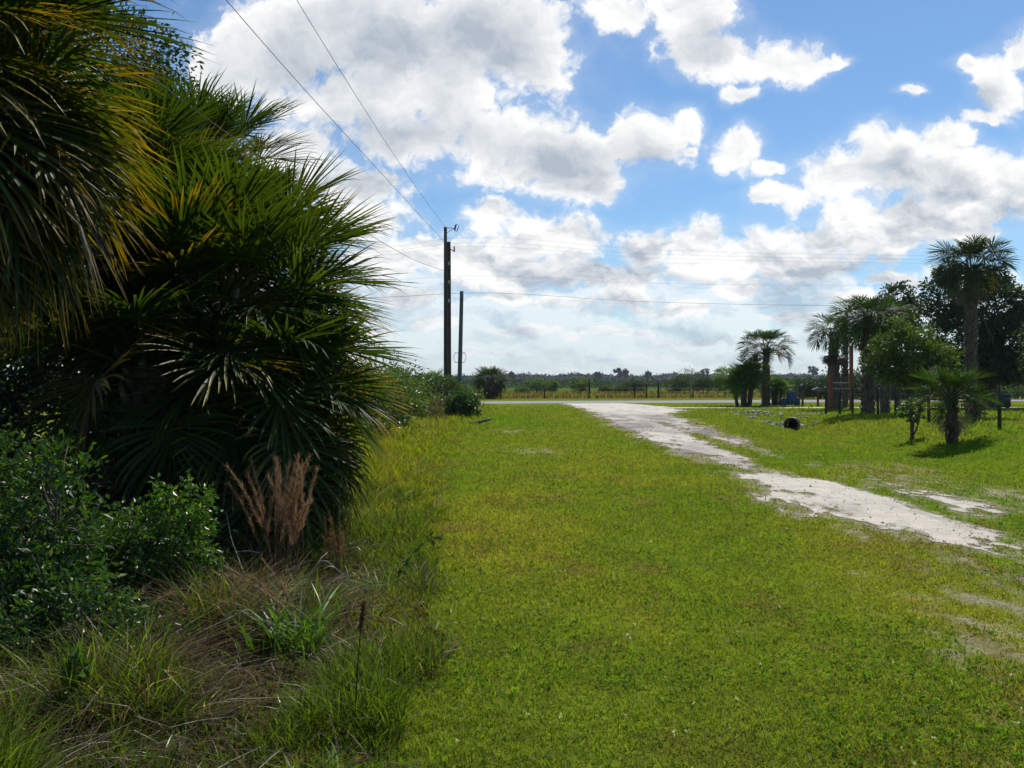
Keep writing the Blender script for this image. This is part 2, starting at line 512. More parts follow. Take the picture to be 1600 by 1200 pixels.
def scatter(n, d0, d1, px0, px1, seed, power=1.0):
    """points in front of the viewer, denser when near"""
    r = np.random.default_rng(seed)
    d = d0 * (d1 / d0) ** (r.random(n) ** power)
    px = px0 + (px1 - px0) * r.random(n)
    return (px - 800) / F * d, d


def edge_x(y):
    """boundary between the mown lawn and the rough strip"""
    return np.interp(y, [2, 3.8, 5.7, 7.5, 10, 14, 22, 37, 54], [-.5, -.62, -.68, -.85, -1.15, -1.5, -1.75, -1.6, -1.6]) + (fbm(y * 1.1, y * 0, 4, 3) - .5) * .9 * np.clip(y / 7, .55, 1)


def make_lawn():
    mb = MB(); r = np.random.default_rng(21)
    x, y = scatter(520000, 2.6, 62, -260, 1860, 22)
    keep = (x > edge_x(y) - .25) & (y < 69 + .2 * x) & (x < 24)
    m = dirt(x, y)
    keep &= r.random(len(x)) < np.clip((.52 - m * 1.25) * (.3 + 1.4 * fbm(x * 3, y * 1.6, 77, 3)) + .4 * sstep(.60, .68, fbm(x * 1.9, y * .8, 79, 3)) * (m < 1), .008, 1)
    x, y, m = x[keep], y[keep], m[keep]
    n = len(x)
    sc = np.maximum(1, y / 5.5)
    va = (1 - .6 * sstep(8, 22, y))[:, None]
    c = lawn_col(x, y) * (1 + va * (.6 * r.random((n, 1)) - .3))
    dry = r.random(n) < .07 * (1 - sstep(10, 25, y)) + .45 * sstep(-.5, .1, m)
    c[dry] = np.array([.26, .21, .10]) * (.5 + .8 * r.random((dry.sum(), 1)))
    h = (.024 + .030 * r.random(n)) * (1 + .5 * (fbm(x * 2.5, y * 2.5, 5, 3) - .5)) * np.minimum(1.6, sc ** .25)
    tall = r.random(n) < .05
    h[tall] *= 1.6
    h *= .7 + .6 * fbm(x * 5.5, y * 4, 67, 3)
    h *= 1 + 1.3 * np.exp(-np.maximum(x - edge_x(y), 0) / .22)
    # broad-leaved weeds and clover dotted through the sward
    k = (r.random(n) < .05) & (y < 16) & (fbm(x * 1.2, y * 1.2, 83, 3) > .50)
    q = np.repeat(np.nonzero(k)[0], 3)
    P = np.stack([x[q] + r.normal(size=len(q)) * .015, y[q] + r.normal(size=len(q)) * .015, gz(x[q], y[q]) + .015 + .02 * r.random(len(q))], 1)
    leaves(mb, P, .028, np.array([.11, .20, .02]) * (.6 + .8 * r.random((len(q), 1))), r, droop=-.1)
    k = r.random(n) < .0006; P = np.stack([x[k], y[k], gz(x[k], y[k]) + .05], 1); P = np.repeat(P, 5, 0)
    leaves(mb, P, .014, np.full((len(P), 3), .62), r, droop=-.4)
    # sward thins towards the bare ground
    h *= np.where(m > -.25, .7, 1)
    blades(mb, x, y, h, (.0045 + .003 * r.random(n)) * sc, .3 + .9 * r.random(n), c, 2, 23)
    tag(mb.build('grass', M_GRASS, smooth=False), 'short mown green grass', 'grass', kind='stuff')


def make_weeds():
    """unmown mix of green and dead grass on the left verge"""
    mb = MB(); r = np.random.default_rng(31)
    x, y = scatter(135000, 2.7, 13, -500, 760, 32)
    k = (x < edge_x(y) + .15) & (x > -6.5)
    x, y = x[k], y[k]; n = len(x)
    pat = fbm(x * 1.1, y * 1.1, 33, 4)
    nearedge = sstep(-1.3, -.1, x - edge_x(y))
    deadp = np.clip(.70 - .62 * nearedge + (pat - .5) * 1.7 - .75 * np.exp(-((x + 2.3) / .8) ** 2 - ((y - 3.2) / .7) ** 2), .06, .96)
    dead = r.random(n) < deadp
    c = np.array([.10, .155, .014]) * (.6 + .8 * r.random((n, 1)))
    c[dead] = (np.array([.13, .09, .055]) * (.3 + .9 * r.random((dead.sum(), 1))))
    pale = dead & (r.random(n) < .12); c[pale] = np.array([.42, .37, .28])
    h = (.09 + .22 * r.random(n)) * (.55 + 1.6 * sstep(.32, .72, fbm(x * 1.6, y * 1.6, 36, 3))) * (1 - .45 * nearedge)
    lean = np.where(dead, .5 + 1.5 * r.random(n), .2 + .7 * r.random(n))
    blades(mb, x, y, h, (.004 + .005 * r.random(n)) * np.maximum(1, y / 7), lean, c, 3, 34)
    # flattened dead stems and litter
    k = r.random(n) < .35 * (1 - nearedge) + .03
    lx, ly = x[k], y[k]; m = len(lx)
    c = np.array([.16, .12, .08]) * (.3 + 1.0 * r.random((m, 1)))
    w_ = r.random(m) < .08; c[w_] = np.array([.5, .46, .38])
    blades(mb, lx, ly, .10 + .24 * r.random(m) ** 1.5, .0045 + .005 * r.random(m), .7 + .8 * r.random(m), c, 3, 35, zs=.15 + .5 * r.random(m), z0=gz(lx, ly) + .07 * r.random(m), curl=.25)
    k = r.random(n) < .14; lx, ly = x[k], y[k]; m = len(lx)
    leaves(mb, np.stack([lx, ly, gz(lx, ly) + .01 + .05 * r.random(m)], 1), .05, np.array([.15, .10, .06]) * (.3 + 1.1 * r.random((m, 1))), r, droop=.3)
    # verge further along: bright yellow-green tall grass
    x, y = scatter(60000, 9, 66, 380, 790, 37)
    e = edge_x(y)
    k = (x < e + .3) & (x > e - 2.6)
    x, y, e = x[k], y[k], e[k]; n = len(x)
    c = np.array([.20, .245, .008]) * (.65 + .7 * r.random((n, 1)))
    d = r.random(n) < .14 + .3 * sstep(.55, .7, fbm(x * .8, y * .5, 38, 3)); c[d] = np.array([.24, .165, .08]) * (.6 + .7 * r.random((d.sum(), 1)))
    h = (.12 + .22 * r.random(n)) * (1 - .55 * sstep(-.9, .2, x - e))
    blades(mb, x, y, h, .007 * np.maximum(1, y / 7), .2 + .7 * r.random(n), c, 2, 39)
    tag(mb.build('tall_weeds', M_GRASS, smooth=False), 'rough unmown weeds and dead grass along the lawn edge', 'weeds', kind='stuff')


def make_field_grass():
    mb = MB(); r = np.random.default_rng(45)
    n = 26000
    x = -70 + 170 * r.random(n); y = 91.5 + .2 * x + 55 * r.random(n) ** 1.6
    c = np.array([.19, .135, .055]) * (.55 + .9 * r.random((n, 1)))
    g = r.random(n) < .35 + .4 * sstep(100, 135, y); c[g] = np.array([.11, .135, .03]) * (.6 + .8 * r.random((g.sum(), 1)))
    h = .25 + .55 * r.random(n)
    h *= .5 + .9 * fbm(x * .15, y * .15, 46, 3)
    blades(mb, x, y, h, .09 + .06 * r.random(n), .1 + .6 * r.random(n), c, 2, 47)
    # right-hand yard beyond the fence and the mown verge by the road
    n = 14000
    x = 12 + 26 * r.random(n); y = 24 + 42 * r.random(n)
    k = (dirt(x, y) < 0); x, y = x[k], y[k]; n = len(x)
    c = lawn_col(x, y) * (.7 + .6 * r.random((n, 1)))
    blades(mb, x, y, .08 + .12 * r.random(n), .045, .3 + .6 * r.random(n), c, 2, 48)
    tag(mb.build('field_grass', M_GRASS, smooth=False), 'dry orange and green field grass behind the road', 'field grass', kind='stuff')




# ------------------------------------------------------------------ palms
def nrm(a):
    return a / (np.linalg.norm(a, axis=-1, keepdims=True) + 1e-12)


def frond(mb, r, base, az, el, pet=1.0, blade=.9, nseg=44, grav=.8, spread=115, wmax=.036, c0=(.03, .07, .015), c1=(.03, .07, .015), cp=None, bend=.35, fold=.3, rows=6, costa_bend=.9, strand=.0, petw=.016, bendk=1.0):
    """one costapalmate fan leaf"""
    p = np.array(base, float); ce = el; costa_bend = costa_bend * bendk; bend = bend * bendk
    pts = [p.copy()]
    steps = 5
    for k in range(steps):
        T = np.array([math.cos(ce) * math.cos(az), math.cos(ce) * math.sin(az), math.sin(ce)])
        p = p + T * pet / steps; pts.append(p.copy()); ce -= bend / steps * (1 if el < 1.3 else .6)
    cp = c0 if cp is None else cp
    mb.tube(pts, np.linspace(petw * 1.5, petw * .7, len(pts)), 4, cp, cap=False)
    # costa
    roll = (r.random() - .5) * .9
    cl = blade * .30; cpts, cts = [], []
    for k in range(7):
        T = np.array([math.cos(ce) * math.cos(az), math.cos(ce) * math.sin(az), math.sin(ce)])
        cpts.append(p.copy()); cts.append(T.copy()); p = p + T * cl / 6; ce -= costa_bend / 6
    cpts = np.array(cpts); cts = np.array(cts)
    mb.tube(cpts[:-1], np.linspace(petw * .8, petw * .3, 6), 3, cp, cap=False)
    s = np.linspace(-1, 1, nseg) + (r.random(nseg) - .5) * .6 / nseg
    t = np.clip(1 - np.abs(s), 0, 1) * 6
    i0 = np.minimum(t.astype(int), 5); f = (t - i0)[:, None]
    org = cpts[i0] * (1 - f) + cpts[i0 + 1] * f; T = nrm(cts[i0] * (1 - f) + cts[i0 + 1] * f)
    S = np.array([-math.sin(az), math.cos(az), 0.0]); S = S[None, :] - T * (T @ S)[:, None]; S = nrm(S)
    Nn = np.cross(T, S)
    cr, sr = math.cos(roll), math.sin(roll)
    S, Nn = S * cr + Nn * sr, Nn * cr - S * sr
    th = np.radians(spread) * s
    D = T * np.cos(th)[:, None] + S * np.sin(th)[:, None] + Nn * (fold * np.abs(np.sin(th)))[:, None]
    D = nrm(D + (r.random((nseg, 3)) - .5) * .17)
    L = blade * (.70 + .30 * np.cos(th * .8)) * (.86 + .2 * r.random(nseg))
    gk = grav * (.6 + .8 * r.random(nseg))
    sp = np.radians(spread) * 2 / nseg
    V = []; pos = org.copy()
    C0 = np.asarray(c0, float); C1 = np.asarray(c1, float)
    jit = .75 + .5 * r.random((nseg, 1)); Cs = []
    brk = r.random(nseg) < strand
    for k in range(rows + 1):
        fr = k / rows
        w = np.minimum(sp * fr * L * 1.05 + .004, wmax) * (1 - max(0, (fr - .4) / .6)) ** .8 + .0008
        W = nrm(np.cross(D, Nn))
        up = np.cross(W, D)
        V.append(np.stack([pos - W * w[:, None] * .5, pos - up * w[:, None] * .22, pos + W * w[:, None] * .5], 1))
        tip = sstep(.5, 1.0, fr)
        Cs.append(np.repeat(((C0 + (C1 - C0) * tip) * jit)[:, None, :], 3, 1))
        pos = pos + D * (L / rows)[:, None]
        g = gk * (fr ** 1.5) * 2.0 / rows + np.where(brk & (fr > .4), 1.6 / rows, 0)
        D = nrm(D - np.array([0, 0, 1.0])[None, :] * g[:, None])
        Nn = nrm(Nn - D * np.sum(Nn * D, 1)[:, None])
    V = np.stack(V, 1); Cs = np.stack(Cs, 1)
    m = 3 * (rows + 1)
    b = np.arange(nseg)[:, None] * m
    q = []
    for k in range(rows):
        for a in (0, 1):
            q.append(np.concatenate([b + 3 * k + a, b + 3 * k + a + 1, b + 3 * k + 4 + a, b + 3 * k + 3 + a], 1))
    mb.add(V.reshape(-1, 3), np.vstack(q), None, Cs.reshape(-1, 3))


def palm_trunk(top, base, r0, r1, seed, boots=True):
    """trunk with the criss-cross stubs of old leaf bases"""
    r = np.random.default_rng(seed)
    top = np.array(top, float); base = np.array(base, float)
    k = 16; tt = np.linspace(0, 1, k)[:, None]
    pts = base + (top - base) * tt + np.array([1, .4, 0]) * (np.sin(tt * 3.1) * .06 * (r.random() - .5) * 2)
    mb = MB(); mb.tube(pts, np.interp(tt[:, 0], [0, .08, 1], [r0 * 1.25, r0, r1]), 10, (1, 1, 1), rough=.18, seed=seed)
    if boots:
        H = np.linalg.norm(top - base); nb = int(H * 34)
        for i in range(nb):
            f = (i + r.random()) / nb
            a = i * 2.4 + r.random() * .4
            c = base + (top - base) * f; R = np.interp(f, [0, 1], [r0, r1]) * .92
            o = np.array([math.cos(a), math.sin(a), 0])
            p0 = c + o * R; ln = .10 + .12 * r.random()
            p1 = p0 + o * (.05 + .05 * r.random()) + np.array([0, 0, ln * .6]); p2 = p1 + o * .03 + np.array([-o[1], o[0], 0]) * (.05 * (r.random() - .5)) + np.array([0, 0, ln * .5])
            mb.tube([p0 - np.array([0, 0, .05]), p1, p2], [.05, .034, .016], 4, tuple(np.array([1, 1, 1]) * (.6 + .9 * r.random())))
    return mb


def palm(name, label, x, y, zc, seed, nf=40, ndead=8, pet=.9, blade=.95, r0=.2, r1=.17, group=None, split=True, emin=-25, nseg=46, green=(.029, .062, .011), tip=(.048, .085, .011), oldtip=(.21, .15, .018), gold=.3, wmax=.036, lean=(0, 0), grav=.8, boots=True, azbias=None, rows=6, deadel=(-75, -35), deadlen=1.0, bendk=1.0, mspread=0):
    r = np.random.default_rng(seed)
    z0 = gz1(x, y)
    t = thing(name, label, 'palm', (x, y, z0), group)
    heart = np.array([x + lean[0], y + lean[1], zc])
    palm_trunk(heart, (x, y, z0 - .05), r0, r1, seed, boots).build('trunk', M_BOOT, t, loc=(x, y, z0))
    mbs = MB(); mbd = MB()
    for i in range(nf):
        f = (i + .5) / nf                          # 0 youngest
        el = math.radians(86 - (86 - emin) * f ** .85 + (r.random() - .5) * 10)
        az = i * 2.39996 + r.random() * .5
        sz = (.62 + .38 * min(1, f * 4)) * (.88 + .24 * r.random())
        mb = MB() if split else mbs
        c0 = np.array(green) * (.75 + .5 * r.random()); c1 = np.array(tip) * (.8 + .5 * r.random())
        if r.random() < gold * (.25 + f): c1 = np.array(oldtip) * (.7 + .6 * r.random())
        if f > .4 and r.random() < .10: c0 = np.array([.10, .085, .025]); c1 = np.array([.17, .115, .045])
        frond(mb, r, heart + np.array([math.cos(az), math.sin(az), 0]) * r1 * .6 - np.array([0, 0, .25 * f]), az, el, pet * sz, blade * sz, nseg, grav * (.5 + .9 * f), 100 + 30 * f + mspread, wmax, c0, c1, np.array([.06, .085, .02]), bend=.25 + .45 * f, rows=rows, strand=.22 if split else .1, costa_bend=.5 + .7 * f, bendk=bendk)
        if split: mb.build('frond', M_PALM, t, loc=tuple(heart))
    for i in range(ndead):
        az = i * 2.39996 + r.random() * .9
        el = math.radians(deadel[0] + (deadel[1] - deadel[0]) * r.random())
        mb = MB() if split else mbd
        cc = np.array([.15, .115, .085]) * (.5 + .8 * r.random())
        frond(mb, r, heart + np.array([math.cos(az), math.sin(az), 0]) * r1 * .8 - np.array([0, 0, .3]), az, el, pet * .85 * deadlen, blade * .85 * deadlen, int(nseg * .7), 2.2, 75, wmax * .8, cc, cc * 1.2, cc * .8, bend=.5, fold=.7, rows=rows, costa_bend=1.2, strand=.4)
        if split: mb.build('dead_frond', M_DEADPALM, t, loc=tuple(heart))
    if not split:
        mbs.build('crown', M_PALMFAR, t, loc=tuple(heart))
        if ndead: mbd.build('dead_fronds', M_DEADPALM, t, loc=tuple(heart))
    return t


G1 = 'palms massed along the left verge'
# big near palm, half outside the frame
palm('cabbage_palm', 'nearest tall palm with golden leaf tips and hanging dead skirt, cut by photo edge', -3.95, 5.75, 3.58, 101, 100, 70, .76, .86, group=G1, emin=-42, gold=.85, deadel=(-86, -44), green=(.030, .058, .009), grav=.6, nseg=54, wmax=.043, bendk=.75)
palm('cabbage_palm', 'dense palm crown at the top corner, just behind the nearest palm', -4.95, 7.2, 4.6, 108, 74, 10, .8, .9, group=G1, emin=-45, gold=.45, grav=.8, nseg=56, wmax=.032)
palm('cabbage_palm', 'big dark green palm at the middle of the left clump, below the loose wire', -3.1, 9.3, 2.4, 102, 84, 20, .82, .92, group=G1, emin=-36, gold=.3, lean=(.05, .1), grav=.27, nseg=52, wmax=.044, bendk=.45)
palm('cabbage_palm', 'low palm leaning out over the lawn with drooping fronds behind the orange dry grass', -2.5, 8.75, 1.45, 103, 52, 22, .66, .8, group=G1, emin=-38, gold=.4, r0=.2, r1=.19, lean=(.08, -.1), grav=.75, deadel=(-85, -45), nseg=50, wmax=.04)
palm('cabbage_palm', 'short shaded palm with mostly dead hanging fronds and a bare dark trunk', -3.2, 8.0, 1.75, 104, 12, 26, .6, .7, group=G1, emin=-20, gold=.1, r0=.16, r1=.15)
palm('cabbage_palm', 'yellow-tipped palm just behind the big dark green one', -3.5, 11.4, 3.15, 105, 64, 8, .8, .9, group=G1, emin=-35, gold=.7, grav=.27, nseg=50, wmax=.044, bendk=.45)
palm('cabbage_palm', 'tallest palm in the left clump, its stiff top fronds against the cloud', -5.75, 17.0, 5.55, 106, 56, 10, .95, 1.05, group=G1, emin=-38, gold=.05, green=(.018, .042, .011), grav=.22, nseg=50, bendk=.4)
palm('cabbage_palm', 'dark palm filling the gap between the nearest palm and the tallest one', -4.5, 10.6, 3.6, 107, 60, 14, .85, .95, group=G1, emin=-40, gold=.12, grav=.35, nseg=54, bendk=.5)

G2 = 'palms standing in the yard on the right'
FK = dict(split=False, rows=4, gold=.05, group=G2, bendk=.95, grav=.85, mspread=30)
palm('cabbage_palm', 'round-headed palm with a full skirt alone beside the road', at(766, 90), 90, 2.0, 111, 60, 30, .8, 1.0, r0=.33, r1=.3, split=False, emin=-60, nseg=30, rows=4, wmax=.085, gold=.05, deadel=(-80, -30), group='palms beyond the lawn', green=(.03, .055, .016), grav=.4, bendk=.5)
palm('cabbage_palm', 'slender palm with a flat open crown above the palmetto clump', at(1197, 62), 62, 3.8, 112, 40, 2, 1.2, .8, r0=.25, r1=.14, emin=2, nseg=36, wmax=.11, green=(.022, .046, .013), **dict(FK, bendk=.75, grav=.7))
palm('cabbage_palm', 'palm with a dead brown trunk skirt behind the rusty posts', at(1303, 54), 54, 4.6, 113, 22, 26, .95, .8, r0=.36, r1=.22, emin=-8, nseg=34, wmax=.10, deadel=(-89, -80), deadlen=1.25, **FK)
palm('cabbage_palm', 'small-headed palm poking up behind the brown-trunked palm', at(1320, 57), 57, 5.5, 114, 14, 2, .7, .7, r0=.16, r1=.13, emin=0, nseg=32, wmax=.09, **FK)
palm('cabbage_palm', 'palm with a thick grey booted trunk standing on the fence line', at(1356, 41), 41, 4.5, 115, 36, 5, .85, .8, r0=.26, r1=.19, emin=-12, nseg=36, wmax=.08, **FK)
palm('cabbage_palm', 'dense palm crown merging with the broadleaf tree behind the fence', at(1383, 48), 48, 4.9, 116, 36, 4, .9, .85, r0=.2, r1=.16, emin=-15, nseg=34, wmax=.09, **FK)
palm('cabbage_palm', 'tallest palm on the right, its bare trunk rising before the dark trees', at(1517, 45), 45, 7.3, 117, 52, 8, 1.12, .92, r0=.23, r1=.25, emin=-4, nseg=38, wmax=.09, green=(.018, .04, .011), **FK)
palm('cabbage_palm', 'small young palm casting a round shadow by the fence', at(1487, 25), 25, 1.3, 118, 26, 5, .5, .6, r0=.085, r1=.08, emin=0, nseg=40, wmax=.04, green=(.034, .07, .013), **dict(FK, bendk=.5, grav=.5))


def palmetto(label, x, y, h, seed, nst=5, group=None, spread=.5, name='palmetto_clump'):
    r = np.random.default_rng(seed); z0 = gz1(x, y)
    t = thing(name, label, 'palmetto', (x, y, z0), group)
    mb = MB(); st = MB()
    for k in range(nst):
        a = k * 2.4; ox, oy = math.cos(a) * spread * r.random(), math.sin(a) * spread * .6 * r.random()
        hh = h * (.45 + .3 * r.random())
        st.tube([(x + ox * .6, y + oy * .6, z0 - .05), (x + ox, y + oy, z0 + hh)], [.12, .09], 7, rough=.3, seed=k)
        for i in range(13):
            f = (i + .5) / 13
            frond(mb, r, (x + ox, y + oy, z0 + hh), i * 2.4 + r.random(), math.radians(82 - 95 * f), h * .26 * (.7 + .4 * r.random()), h * .27, 24, .35, 115, .07, np.array([.07, .145, .02]) * (.7 + .6 * r.random()), np.array([.09, .17, .02]), rows=4, bendk=.6)
    st.build('stems', M_BOOT, t, loc=(x, y, z0)); mb.build('fronds', M_PALMFAR, t, loc=(x, y, z0))


palmetto('leafy palmetto clump at the foot of the slender palm', at(1163, 61), 61, 2.9, 121, 9, spread=.85)
palmetto('low palmetto clump on the far side of the slender palm', at(1212, 63.5), 63.5, 1.9, 122, 5, spread=.5)
palmetto('spiky palmetto poking over the verge bushes beside the wooden poles', at(678, 47), 47, 2.1, 123, 4, spread=.6)


# ------------------------------------------------------------------ broadleaf shrubs and trees
def leaves(mb, P, size, col, r, droop=.2, outward=None):
    """one folded leaf per point"""
    n = len(P)
    d = nrm(r.normal(size=(n, 3)) + (0 if outward is None else outward * 1.1) - np.array([0, 0, droop]))
    w = nrm(np.cross(d, r.normal(size=(n, 3))))
    nn = np.cross(d, w)
    s = (size * (.6 + .8 * r.random(n)))[:, None]
    V = np.stack([P, P + d * s * .5 + w * s * .24 + nn * s * .08, P + d * s, P + d * s * .5 - w * s * .24 + nn * s * .08], 1)
    b = np.arange(n)[:, None] * 4
    t = np.vstack([np.concatenate([b, b + 1, b + 2], 1), np.concatenate([b, b + 2, b + 3], 1)])
    mb.add(V.reshape(-1, 3), None, t, np.repeat(col, 4, 0))


def limb_tube(mb, a, b, r0, r1, r, sag=.1, sides=6):
    a = np.array(a, float); b = np.array(b, float); k = 6
    t = np.linspace(0, 1, k)[:, None]
    w = r.normal(size=3) * np.linalg.norm(b - a) * sag
    mb.tube(a + (b - a) * t + np.sin(t * math.pi) * w, np.linspace(r0, r1, k), sides, rough=.2, seed=int(r.integers(1e6)))


def foliage(x, y, z0, lobes, nleaf, size, cols, r, clump=None, shell=.55, twigs=.5):
    """lobes: (cx,cy,cz,rx,ry,rz) relative to base; leaves grow in small sprays near each lobe's outside"""
    mb = MB(); tw = MB()
    vol = np.array([l[3] * l[4] + l[4] * l[5] + l[3] * l[5] for l in lobes]); vol = vol / vol.sum()
    for l, sh in zip(lobes, vol):
        nl = int(nleaf * sh); c = np.array(l[:3]) + np.array([x, y, z0]); R = np.array(l[3:])
        ns = max(6, nl // 26)
        dirs = nrm(r.normal(size=(ns, 3)))
        rad = (shell + (1.08 - shell) * r.random(ns) ** .7)[:, None] * (.82 + .36 * r.random((ns, 1)))
        sc = c + dirs * R * rad
        sc = sc[sc[:, 2] > z0 + .03]
        if not len(sc): continue
        per = max(4, nl // len(sc))
        cl = (clump or R.mean() * .24)
        own = np.repeat(np.arange(len(sc)), per)
        P = sc[own] + r.normal(size=(len(own), 3)) * cl * np.array([.55, .55, .45])
        P[:, 2] = np.maximum(P[:, 2], z0 + .02)
        ci = r.random(len(sc))[:, None]
        cc = np.array(cols[0]) * (1 - ci) + np.array(cols[1]) * ci
        col = cc[own] * (.7 + .6 * r.random((len(own), 1)))
        if len(cols) > 2:
            y_ = r.random(len(own)) < .06; col[y_] = np.array(cols[2]) * (.7 + .5 * r.random((y_.sum(), 1)))
        leaves(mb, P, size, col, r, outward=nrm(P - c))
        for j in range(int(min(len(sc), 40) * twigs)):
            limb_tube(tw, c - np.array([0, 0, R[2] * .4]), sc[j], max(.006, R.mean() * .02), .004, r, .12, 4)
    return mb, tw


def bush(name, label, cat, x, y, lobes, nleaf, size, cols, seed, group=None, mat=None, stems=4, clump=None, shell=.5, rs=.02, bark=None):
    r = np.random.default_rng(seed); z0 = gz1(x, y)
    t = thing(name, label, cat, (x, y, z0), group)
    mb, tw = foliage(x, y, z0, lobes, nleaf, size, cols, r, clump, shell)
    for k in range(stems):
        l = lobes[k % len(lobes)]
        b = np.array([x + (r.random() - .5) * l[3] * .5, y + (r.random() - .5) * l[4] * .5, z0 - .05])
        limb_tube(tw, b, np.array(l[:3]) + np.array([x, y, z0]), rs, rs * .4, r, .08)
    tw.build('stems', bark or M_TWIG, t, loc=(x, y, z0))
    mb.build('foliage', mat or M_SHRUB, t, loc=(x, y, z0), smooth=False)
    return t


def tree(name, label, x, y, trunk_h, r0, lobes, nleaf, size, cols, seed, group=None, clump=None, shell=.5, mat=None):
    r = np.random.default_rng(seed); z0 = gz1(x, y)
    t = thing(name, label, 'tree', (x, y, z0), group)
    mb, tw = foliage(x, y, z0, lobes, nleaf, size, cols, r, clump, shell, twigs=.35)
    fork = np.array([x, y, z0 + trunk_h])
    tw.tube([(x, y, z0 - .1), (x + .03, y, z0 + trunk_h * .1), (x + .08 * r0, y, z0 + trunk_h * .6), fork], [r0 * 1.4, r0, r0 * .85, r0 * .75], 10, rough=.15, seed=seed)
    for l in lobes:
        limb_tube(tw, fork - np.array([0, 0, trunk_h * .15 * r.random()]), np.array(l[:3]) + np.array([x, y, z0]), r0 * .45, r0 * .12, r, .1, 6)
    tw.build('trunk', M_BARK, t, loc=(x, y, z0))
    mb.build('crown', mat or M_TREE, t, loc=(x, y, z0), smooth=False)
    return t


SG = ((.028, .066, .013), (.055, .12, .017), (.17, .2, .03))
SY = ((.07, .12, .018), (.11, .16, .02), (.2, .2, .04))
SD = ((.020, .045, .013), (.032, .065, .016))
GB = 'leafy bushes under the near palms'
bush('bush', 'bright green round bush right under the shaded palm trunk', 'bush', -2.42, 6.4, [(0, 0, .45, .36, .36, .34), (.12, -.05, .7, .2, .2, .22), (-.25, -.1, .4, .28, .28, .3)], 5200, .042, ((.048, .115, .013), (.085, .18, .017), (.18, .22, .03)), 201, GB)
bush('bush', 'large bush at the photo edge, speckled with yellowish leaves', 'bush', -3.05, 5.6, [(0, 0, .6, .45, .45, .5), (.3, -.1, .85, .3, .3, .35), (-.3, 0, 1.0, .35, .35, .35), (.35, -.3, .4, .35, .3, .35)], 6500, .05, SG, 202, GB)
bush('bush', 'narrow upright bush between the nearest palm and the short shaded palm', 'bush', -3.45, 7.6, [(0, 0, .6, .3, .3, .5), (.05, 0, 1.15, .25, .25, .32), (-.2, 0, 1.0, .22, .22, .3)], 4200, .042, SG, 203, GB)
bush('bush', 'low bush in front of the large yellow-speckled one, at the bottom of the left bushes', 'bush', -2.35, 4.9, [(0, 0, .28, .35, .3, .28), (-.35, .1, .35, .3, .3, .32), (.3, .2, .2, .2, .2, .2)], 4200, .038, SG, 204, GB)
bush('bush', 'low spreading bush filling the gap left of the bright round bush', 'bush', -2.75, 5.9, [(0, 0, .35, .35, .3, .35), (.2, .1, .55, .22, .22, .25)], 3000, .04, SG, 205, GB)
bush('bush', 'tiny bush at the lawn edge beside the orange dry grass', 'bush', -1.86, 9.2, [(0, 0, .18, .2, .2, .2), (.12, 0, .25, .13, .13, .13)], 1300, .04, SG, 206, GB)
GU = 'dark thicket behind the near palms'
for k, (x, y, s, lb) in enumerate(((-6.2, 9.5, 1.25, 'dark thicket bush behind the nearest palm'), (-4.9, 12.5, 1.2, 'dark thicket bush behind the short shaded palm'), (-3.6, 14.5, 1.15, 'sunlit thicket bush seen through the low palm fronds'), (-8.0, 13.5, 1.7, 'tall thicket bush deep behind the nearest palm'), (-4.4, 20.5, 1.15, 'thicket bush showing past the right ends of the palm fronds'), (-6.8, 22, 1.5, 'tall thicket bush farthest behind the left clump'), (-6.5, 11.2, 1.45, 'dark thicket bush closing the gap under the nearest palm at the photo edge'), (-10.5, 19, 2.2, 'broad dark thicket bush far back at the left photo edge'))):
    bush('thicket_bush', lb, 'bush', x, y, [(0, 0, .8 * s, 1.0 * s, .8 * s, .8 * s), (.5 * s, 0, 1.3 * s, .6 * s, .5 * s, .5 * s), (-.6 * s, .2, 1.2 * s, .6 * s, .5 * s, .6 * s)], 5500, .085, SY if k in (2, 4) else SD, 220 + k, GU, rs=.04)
tree('oak_tree', 'tall dark small-leaved tree rising behind the nearest palm', -8.6, 18.5, 3.5, .22, [(0, 0, 6.2, 1.9, 1.7, 1.6), (1.0, 0, 5.0, 1.3, 1.2, 1.0), (-1.5, 0, 5.4, 1.5, 1.4, 1.3), (.3, 0, 8.0, 1.5, 1.4, 1.2), (1.3, .3, 7.1, .9, .9, .8)], 26000, .12, ((.02, .045, .014), (.035, .07, .02)), 231, clump=.3)

# bushes along the verge by the poles
GV = 'bushes along the verge below the poles'
def vb(px, d, rx, h, cols, seed, label, n=4200, size=.12):
    x = at(px, d)
    bush('verge_bush', label, 'bush', x, d, [(0, 0, h * .5, rx, rx * .8, h * .5), (rx * .45, -.1, h * .38, rx * .6, rx * .5, h * .38), (-rx * .5, 0, h * .6, rx * .55, rx * .5, h * .4), (rx * .1, 0, h * .78, rx * .4, rx * .4, h * .22)], n, size, cols, seed, GV, rs=.04)
vb(697, 45, 1.35, 1.75, ((.035, .065, .02), (.06, .10, .025), (.15, .16, .04)), 241, 'large grey-green verge bush at the foot of the wooden poles', 6000)
vb(722, 41, .75, 1.15, SG, 242, 'dark green verge bush reaching out over the lawn edge', 3600)
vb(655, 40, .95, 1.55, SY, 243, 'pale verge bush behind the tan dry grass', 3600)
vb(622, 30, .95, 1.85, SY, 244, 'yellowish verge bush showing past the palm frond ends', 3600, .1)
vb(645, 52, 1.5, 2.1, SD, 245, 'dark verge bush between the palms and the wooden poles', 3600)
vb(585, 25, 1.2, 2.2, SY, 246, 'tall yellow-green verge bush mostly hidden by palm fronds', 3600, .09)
vb(600, 60, 3.2, 2.6, SG, 247, 'broad bush far back behind the left clump', 5000, .2)
vb(722, 60, 1.3, 1.4, SY, 248, 'low light bush behind the concrete pole', 2600)

